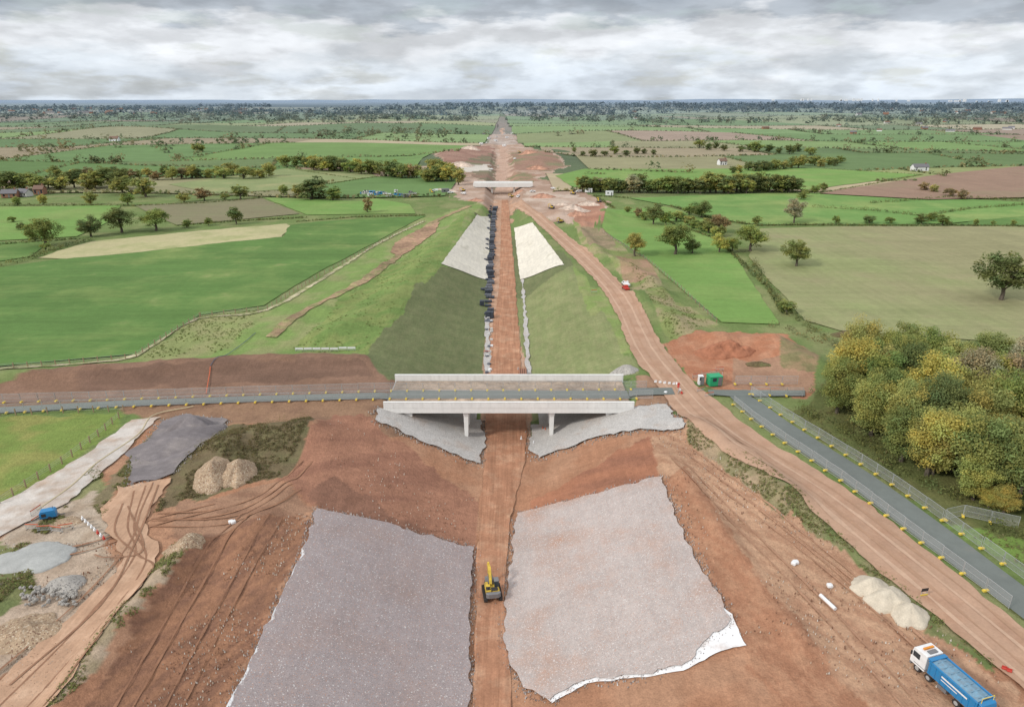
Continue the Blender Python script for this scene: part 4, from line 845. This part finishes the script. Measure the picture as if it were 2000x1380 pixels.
BAR=[('rail',M('rail',join(bx((0,0,.95,2,.05,.14),(0,0,.25,2,.05,.05),(-.98,0,.55,.05,.05,1.0),(.98,0,.55,.05,.05,1.0)),bx(*[(-.8+i*.2,0,.58,.03,.03,.62) for i in range(9)])),mSteel)),('reflective_board',M('reflective_board',bx((0,-.035,.95,1.96,.02,.16)),mOr)),('foot',M('foot',bx((-.8,0,.05,.06,.6,.06)),mBlk_)),('foot',M('foot',bx((.8,0,.05,.06,.6,.06)),mBlk_))]
BARW=BAR[:1]+[('reflective_board',M('reflective_board',bx((0,-.035,.8,1.96,.02,.5)),mWhite))]+BAR[2:]
def barrier(px,py,rz,P=BAR):
    x,y=W(px,py);thing('pedestrian_barrier',P,(x,y,hz(x,y)+.12),rz,(1,1,1),'grey barrier with orange board on the ground' if P is BAR else 'grey barrier with white board on grass','barrier','site barriers')
for i,(a,b,r) in enumerate([(65,1035,0),(88,1038,.1),(112,1040,-.2),(130,1035,.3),(75,1020,1.3),(72,1003,1.4),(1360,738,.3),(1378,733,.1),(1396,730,0),(1410,738,1.3),(1405,725,.2),(1368,765,.5),(1385,775,.2),(1325,768,1.2),(950,640,.2),(1160,572,.2)]):barrier(a,b,r)
for i in range(7):barrier(585+i*17,688-(i>4)*2,.05,BARW)
WBp=prism([(-.3,0),(.3,0),(.28,.25),(.1,.45),(.1,.8),(-.1,.8),(-.1,.45),(-.28,.25)],-.48,.48,'x')
WB=M('barrier_body',WBp,mRed,.02);WBw=M('barrier_body',WBp,mWhite,.02)
def waterb(px,py,rz,i,s=.6):
    x,y=W(px,py);add('water_filled_barrier',WB if i%2 else WBw,loc=(x,y,hz(x,y)+.22),rot=(0,0,rz),scale=(s,s,s),label=('red' if i%2 else 'white')+' plastic water filled barrier on dirt',cat='barrier',group='plastic barriers')
for i in range(8):waterb(162+i*6,1016+i*5.5,-.85,0 if i<5 else i)
for i in range(4):waterb(1322+i*3,752+i*6,1.9,i)
for i in range(2):waterb(1960+i*10,1308+i*5,-.5,1,.5)
for i in range(6):waterb(1280+i*9,748+i*1,.2,i%2 if i>3 else 0)
def bagmesh(seed):
    bm=bmesh.new();bmesh.ops.create_cube(bm,size=1);bmesh.ops.subdivide_edges(bm,edges=bm.edges,cuts=3,use_grid_fill=True);rg=random.Random(seed)
    for v in bm.verts:
        v.co=v.co*.55+v.co.normalized()*.32;v.co*=1+rg.uniform(-.06,.06);v.co.z=v.co.z*.8+.38
    me=bpy.data.meshes.new('sack');bm.to_mesh(me);bm.free();return setm(me,mWhite)
BG=bagmesh(3)
for a,b in[(457,1026),(452,1024),(1550,1102),(1554,1100),(1620,1146),(1300,768)]:
    x,y=W(a,b);add('bulk_sack',BG,loc=(x,y,hz(x,y)+.05),rot=(0,0,random.random()),scale=(.6,.6,.55),label='white bulk sack lying on bare soil',cat='sack',group='bulk sacks')
x,y=W(1616,1178);add('membrane_roll',M('membrane_roll',cyl((0,0,.22),.24,2.7,'y',14),mWhite),loc=(x,y,hz(x,y)+.05),rot=(0,0,.3),label='rolled white membrane lying on bare soil',cat='roll')
x,y=W(1803,1166);thing('road_sign',[('board',M('board',bx((0,0,1.0,1.0,.05,.45)),mBlk_)),('leg',M('leg',bx((-.4,0,.4,.06,.06,.8)),mSteel)),('leg',M('leg',bx((.4,0,.4,.06,.06,.8)),mSteel)),('stripe',M('stripe',bx((0,-.04,.25,1.1,.04,.2)),mYel))],(x,y,hz(x,y)+.2),.2,(1,1,1),'small black and yellow warning board beside the haul road','sign')
for i,(a,b,m_) in enumerate([(1018,858,mWhite),(1042,868,mWhite),(1060,845,mOr),(1065,848,mOr),(1012,722,mSteel)]):
    x,y=W(a,b,-8);thing('traffic_cone',[('base',M('base',bx((0,0,.05,.45,.45,.08)),m_)),('cone',M('cone',cyl((0,0,.45),.2,.75,'z',12,.04),m_))],(x,y,hz(x,y)+.1),0,(1,1,1),'plastic traffic cone on the trench floor','cone','traffic cones')
PIPE=M('pipe',cyl((0,0,.27),.25,4.0,'y',12),mBrick)
for i in range(4):
    x,y=W(1015+i*4,728,-8);add('pipe',PIPE,loc=(x,y,hz(x,y)+.1),label='terracotta pipe lying on the trench floor',cat='pipe',group='terracotta pipes')
def crate(seed):
    rg=random.Random(seed);b=[]
    for L in range(rg.randint(1,3)):
        for i in range(3):b.append(((i-1)*1.0+rg.uniform(-.04,.04),rg.uniform(-.1,.1),.42+L*.72,.9,1.7,.6))
        b.append((0,0,.05+L*.72,3.0,1.6,.08))
    return M('crate_pack',bx(*b),mCr if seed%3 else mCr2)
CP=[crate(i) for i in range(6)]
y=212.0
while y<432:
    fl=np.interp(y,fLy,fLx)
    x=fl+1.2+random.uniform(-.6,.6);add('crate_stack',random.choice(CP),loc=(x,y,hz(x,y)+.1),rot=(0,0,random.uniform(-.25,.25)),scale=(random.uniform(.7,1),1,random.uniform(.6,1)),label='pallet stack of dark plastic drainage crates on soil',cat='crates',group='crate stacks along the trench')
    if random.random()<.25:
        x=fl-1.4;add('crate_stack',random.choice(CP),loc=(x,y,hz(x,y)+.05),rot=(0,0,random.uniform(-.2,.2)),scale=(.5,1,.8),label='pallet stack of dark plastic drainage crates on soil',cat='crates',group='crate stacks along the trench')
    y+=random.uniform(2.6,3.8) if y>235 else random.uniform(4,6)
SL=[M('slab_pallet',bx((0,0,.1,1.2,1.2,.14),(0,0,.42,1.1,1.1,.5)),mm) for mm in(mConcD,mWhite,mCr2)]
for i in range(22):
    y=random.uniform(160,228);x=np.interp(y,fLy,fLx)+random.uniform(.3,2.2);add('material_pallet',random.choice(SL),loc=(x,y,hz(x,y)+.1),rot=(0,0,random.random()),scale=(.7,.7,.7),label='pallet of building material on the trench floor',cat='pallet',group='material pallets')
def hose(path,mat,name,label,r=.06):
    P=[tuple(v) for v in resample(smoothp(WP(path),5),1.0)];pts=[(a,b,hz(a,b)+.22) for a,b in P];add(name,M(name,tube(pts,[r]*len(pts),6),mat),label=label,cat='hose')
hose([(378,795),(300,812),(270,850),(190,905),(140,950),(70,1000)],plain('cream_hose',C(215,198,160)),'water_hose','cream coloured hose trailing over ground',.12)
hose([(403,770),(408,740),(412,722)],mOr,'water_hose','orange hose lying on brown soil',.09);hose([(412,722),(450,690),(500,655)],plain('slate_hose',C(70,95,125)),'water_hose','slate blue hose lying on grass',.07)
# ---------------------------------------------------------------- houses
def house(px,py,w,d,h,wall,roof,rz=0,label='farmhouse',parts=True):
    x,y=W(px,py);z=hz(x,y)+.3
    pr=[('wall',M('wall',join(prism([(-d/2,0),(d/2,0),(d/2,h),(0,h+d*.38),(-d/2,h)],-w/2,w/2,'x')),wall)),('roof',M('roof',prism([(-d/2-.4,h-.15),(0,h+d*.42+.15),(d/2+.4,h-.15),(d/2+.4,h+.1),(0,h+d*.42+.4),(-d/2-.4,h+.1)],-w/2-.3,w/2+.3,'x'),roof))]
    if parts:pr+=[('chimney',M('chimney',bx((w*.35,0,h+d*.5,.8,.8,1.6)),mBrick)),('door',M('door',bx((0,-d/2-.03,1,.95,.06,2)),mGry))]+[('window',M('window',bx((a,-d/2-.03,b,1.1,.06,1.1)),mGlass)) for a in(-w*.32,w*.32) for b in(1.4,h-1)]
    thing('house',pr,(x,y,z),rz,(1,1,1),label,'house','houses across the farmland')
house(1795,334,14,5.5,3.8,mWhite,mSlate,.1,'white painted farmhouse among fields');house(1410,321,8,5,4,mWhite,mRoof,.3,'white cottage beside trees');house(225,278,13,7,4,mWhite,mRoof,0,'white cottage on a rise')
house(22,386,9,5,2.6,mBrick,mSlate,.2,'brick farm building with slate roof');house(50,384,8,5,2.4,mConcD,mSlate,-.3,'grey farm shed with slate roof');house(80,380,6,5,3.4,mBrick,mRoof,.1,'brick farmhouse with tiled roof')
for i in range(56):
    px=random.choice([random.uniform(0,520),random.uniform(0,520),random.uniform(1650,2000),random.uniform(1200,2000)]);py=random.uniform(213,226)
    if px>1200:py=random.uniform(206,262)
    s=1.3 if py<230 else .7
    house(px,py,random.uniform(12,26)*s,8*s,random.uniform(4,6)*s,random.choice([mWhite,mBrick,mBrick,mConcD]),random.choice([mRoof,mRoof,mSlate]),random.uniform(-.5,.5),'distant house in a village',False)
for i in range(26):
    px=random.uniform(1480,1990);x,y=W(px,199.5);w=random.uniform(20,60);h=random.uniform(18,50)
    add('tower_block',M('tower_block',bx((0,0,h/2,w,20,h),(0,0,h+2,w*.3,8,4)),mConc),loc=(x,y,hz(x,y)),label='far pale tower block on the skyline',cat='tower block',group='town skyline')
# ---------------------------------------------------------------- world, sun, camera
w=bpy.data.worlds.new('World');sc.world=w;w.use_nodes=True;nt=w.node_tree;N=nt.nodes.new;L=nt.links.new
bg=nt.nodes['Background'];out=nt.nodes['World Output']
sky=N('ShaderNodeTexSky');sky.sky_type='NISHITA';sky.sun_disc=False;SE=math.radians(34)
sky.sun_elevation=SE;sky.air_density=1.2;sky.dust_density=1.5
L(sky.outputs[0],bg.inputs[0]);bg.inputs[1].default_value=.12
tc=N('ShaderNodeTexCoord');sp=N('ShaderNodeSeparateXYZ');L(tc.outputs['Generated'],sp.inputs[0])
def nz(scale,zs,det,rough,off,dist=0):
    mp=N('ShaderNodeMapping');mp.inputs['Location'].default_value=(off,off*.7,off*.3);mp.inputs['Scale'].default_value=(1,1,zs);L(tc.outputs['Generated'],mp.inputs[0])
    t=N('ShaderNodeTexNoise');t.inputs['Scale'].default_value=scale;t.inputs['Detail'].default_value=det;t.inputs['Roughness'].default_value=rough;t.inputs['Distortion'].default_value=dist
    L(mp.outputs[0],t.inputs['Vector']);return t.outputs['Fac']
def mrr(f,a,b,lo,hi):
    t=N('ShaderNodeMapRange');L(f,t.inputs[0]);t.inputs[1].default_value=a;t.inputs[2].default_value=b;t.inputs[3].default_value=lo;t.inputs[4].default_value=hi;return t.outputs[0]
def mm(op,a,b):
    t=N('ShaderNodeMath');t.operation=op
    for i,v in enumerate((a,b)):
        if isinstance(v,(int,float)):t.inputs[i].default_value=v
        else:L(v,t.inputs[i])
    return t.outputs[0]
n1=nz(11,3.6,10,.52,3.1);n2=nz(26,2.6,8,.55,7.7);n4=nz(4.5,4.5,8,.55,1.3);n5=nz(3,6,6,.5,21.0)
ze=mm('ADD',mm('ADD',sp.outputs[2],mrr(n4,.32,.68,-.032,.032)),mrr(n2,.3,.7,-.006,.006))
er=N('ShaderNodeValToRGB');L(ze,er.inputs[0]);e=er.color_ramp;e.elements[0].position=0;e.elements[0].color=(.72,.79,.87,1);e.elements[1].position=1;e.elements[1].color=(1.08,1.11,1.15,1)
for p,c in((.03,(.76,.82,.88)),(.06,(.84,.87,.91)),(.086,(.80,.83,.87)),(.098,(.52,.57,.63)),(.14,(.38,.43,.49)),(.25,(.65,.68,.73)),(.4,(1.0,1.03,1.07))):
    q=e.elements.new(p);q.color=(*c,1)
f=mm('MULTIPLY',mm('MULTIPLY',mrr(n1,.42,.56,.84,1.07),mrr(n2,.36,.64,.94,1.05)),mrr(n5,.35,.6,.86,1.06))
vm=N('ShaderNodeVectorMath');vm.operation='SCALE';L(er.outputs[0],vm.inputs[0]);L(f,vm.inputs[3])
bg2=N('ShaderNodeBackground');L(vm.outputs[0],bg2.inputs[0]);bg2.inputs[1].default_value=1.0
n3=nz(7,5,9,.56,15.3)
ms=N('ShaderNodeMixShader');L(mrr(n3,.38,.46,.7,1),ms.inputs[0]);L(bg.outputs[0],ms.inputs[1]);L(bg2.outputs[0],ms.inputs[2]);L(ms.outputs[0],out.inputs[0])
sd=bpy.data.lights.new('sun','SUN');sd.energy=2.3;sd.angle=math.radians(8);sd.color=(1,.955,.88);so=bpy.data.objects.new('sun',sd);col.objects.link(so)
d=Vector((math.cos(SE)*-.84,math.cos(SE)*-.54,math.sin(SE)));so.rotation_euler=(d).to_track_quat('Z','Y').to_euler()
sky.sun_rotation=math.atan2(d.x,d.y)
cam=bpy.data.cameras.new('camera');co=bpy.data.objects.new('camera',cam);col.objects.link(co);co.location=(0,0,HC);co.rotation_euler=(math.radians(90)-TH,0,0)
cam.sensor_width=36;cam.lens=36*FOC/2000;cam.clip_start=1;cam.clip_end=60000;sc.camera=co
sc.view_settings.view_transform='Standard';sc.view_settings.look='None';sc.view_settings.exposure=0
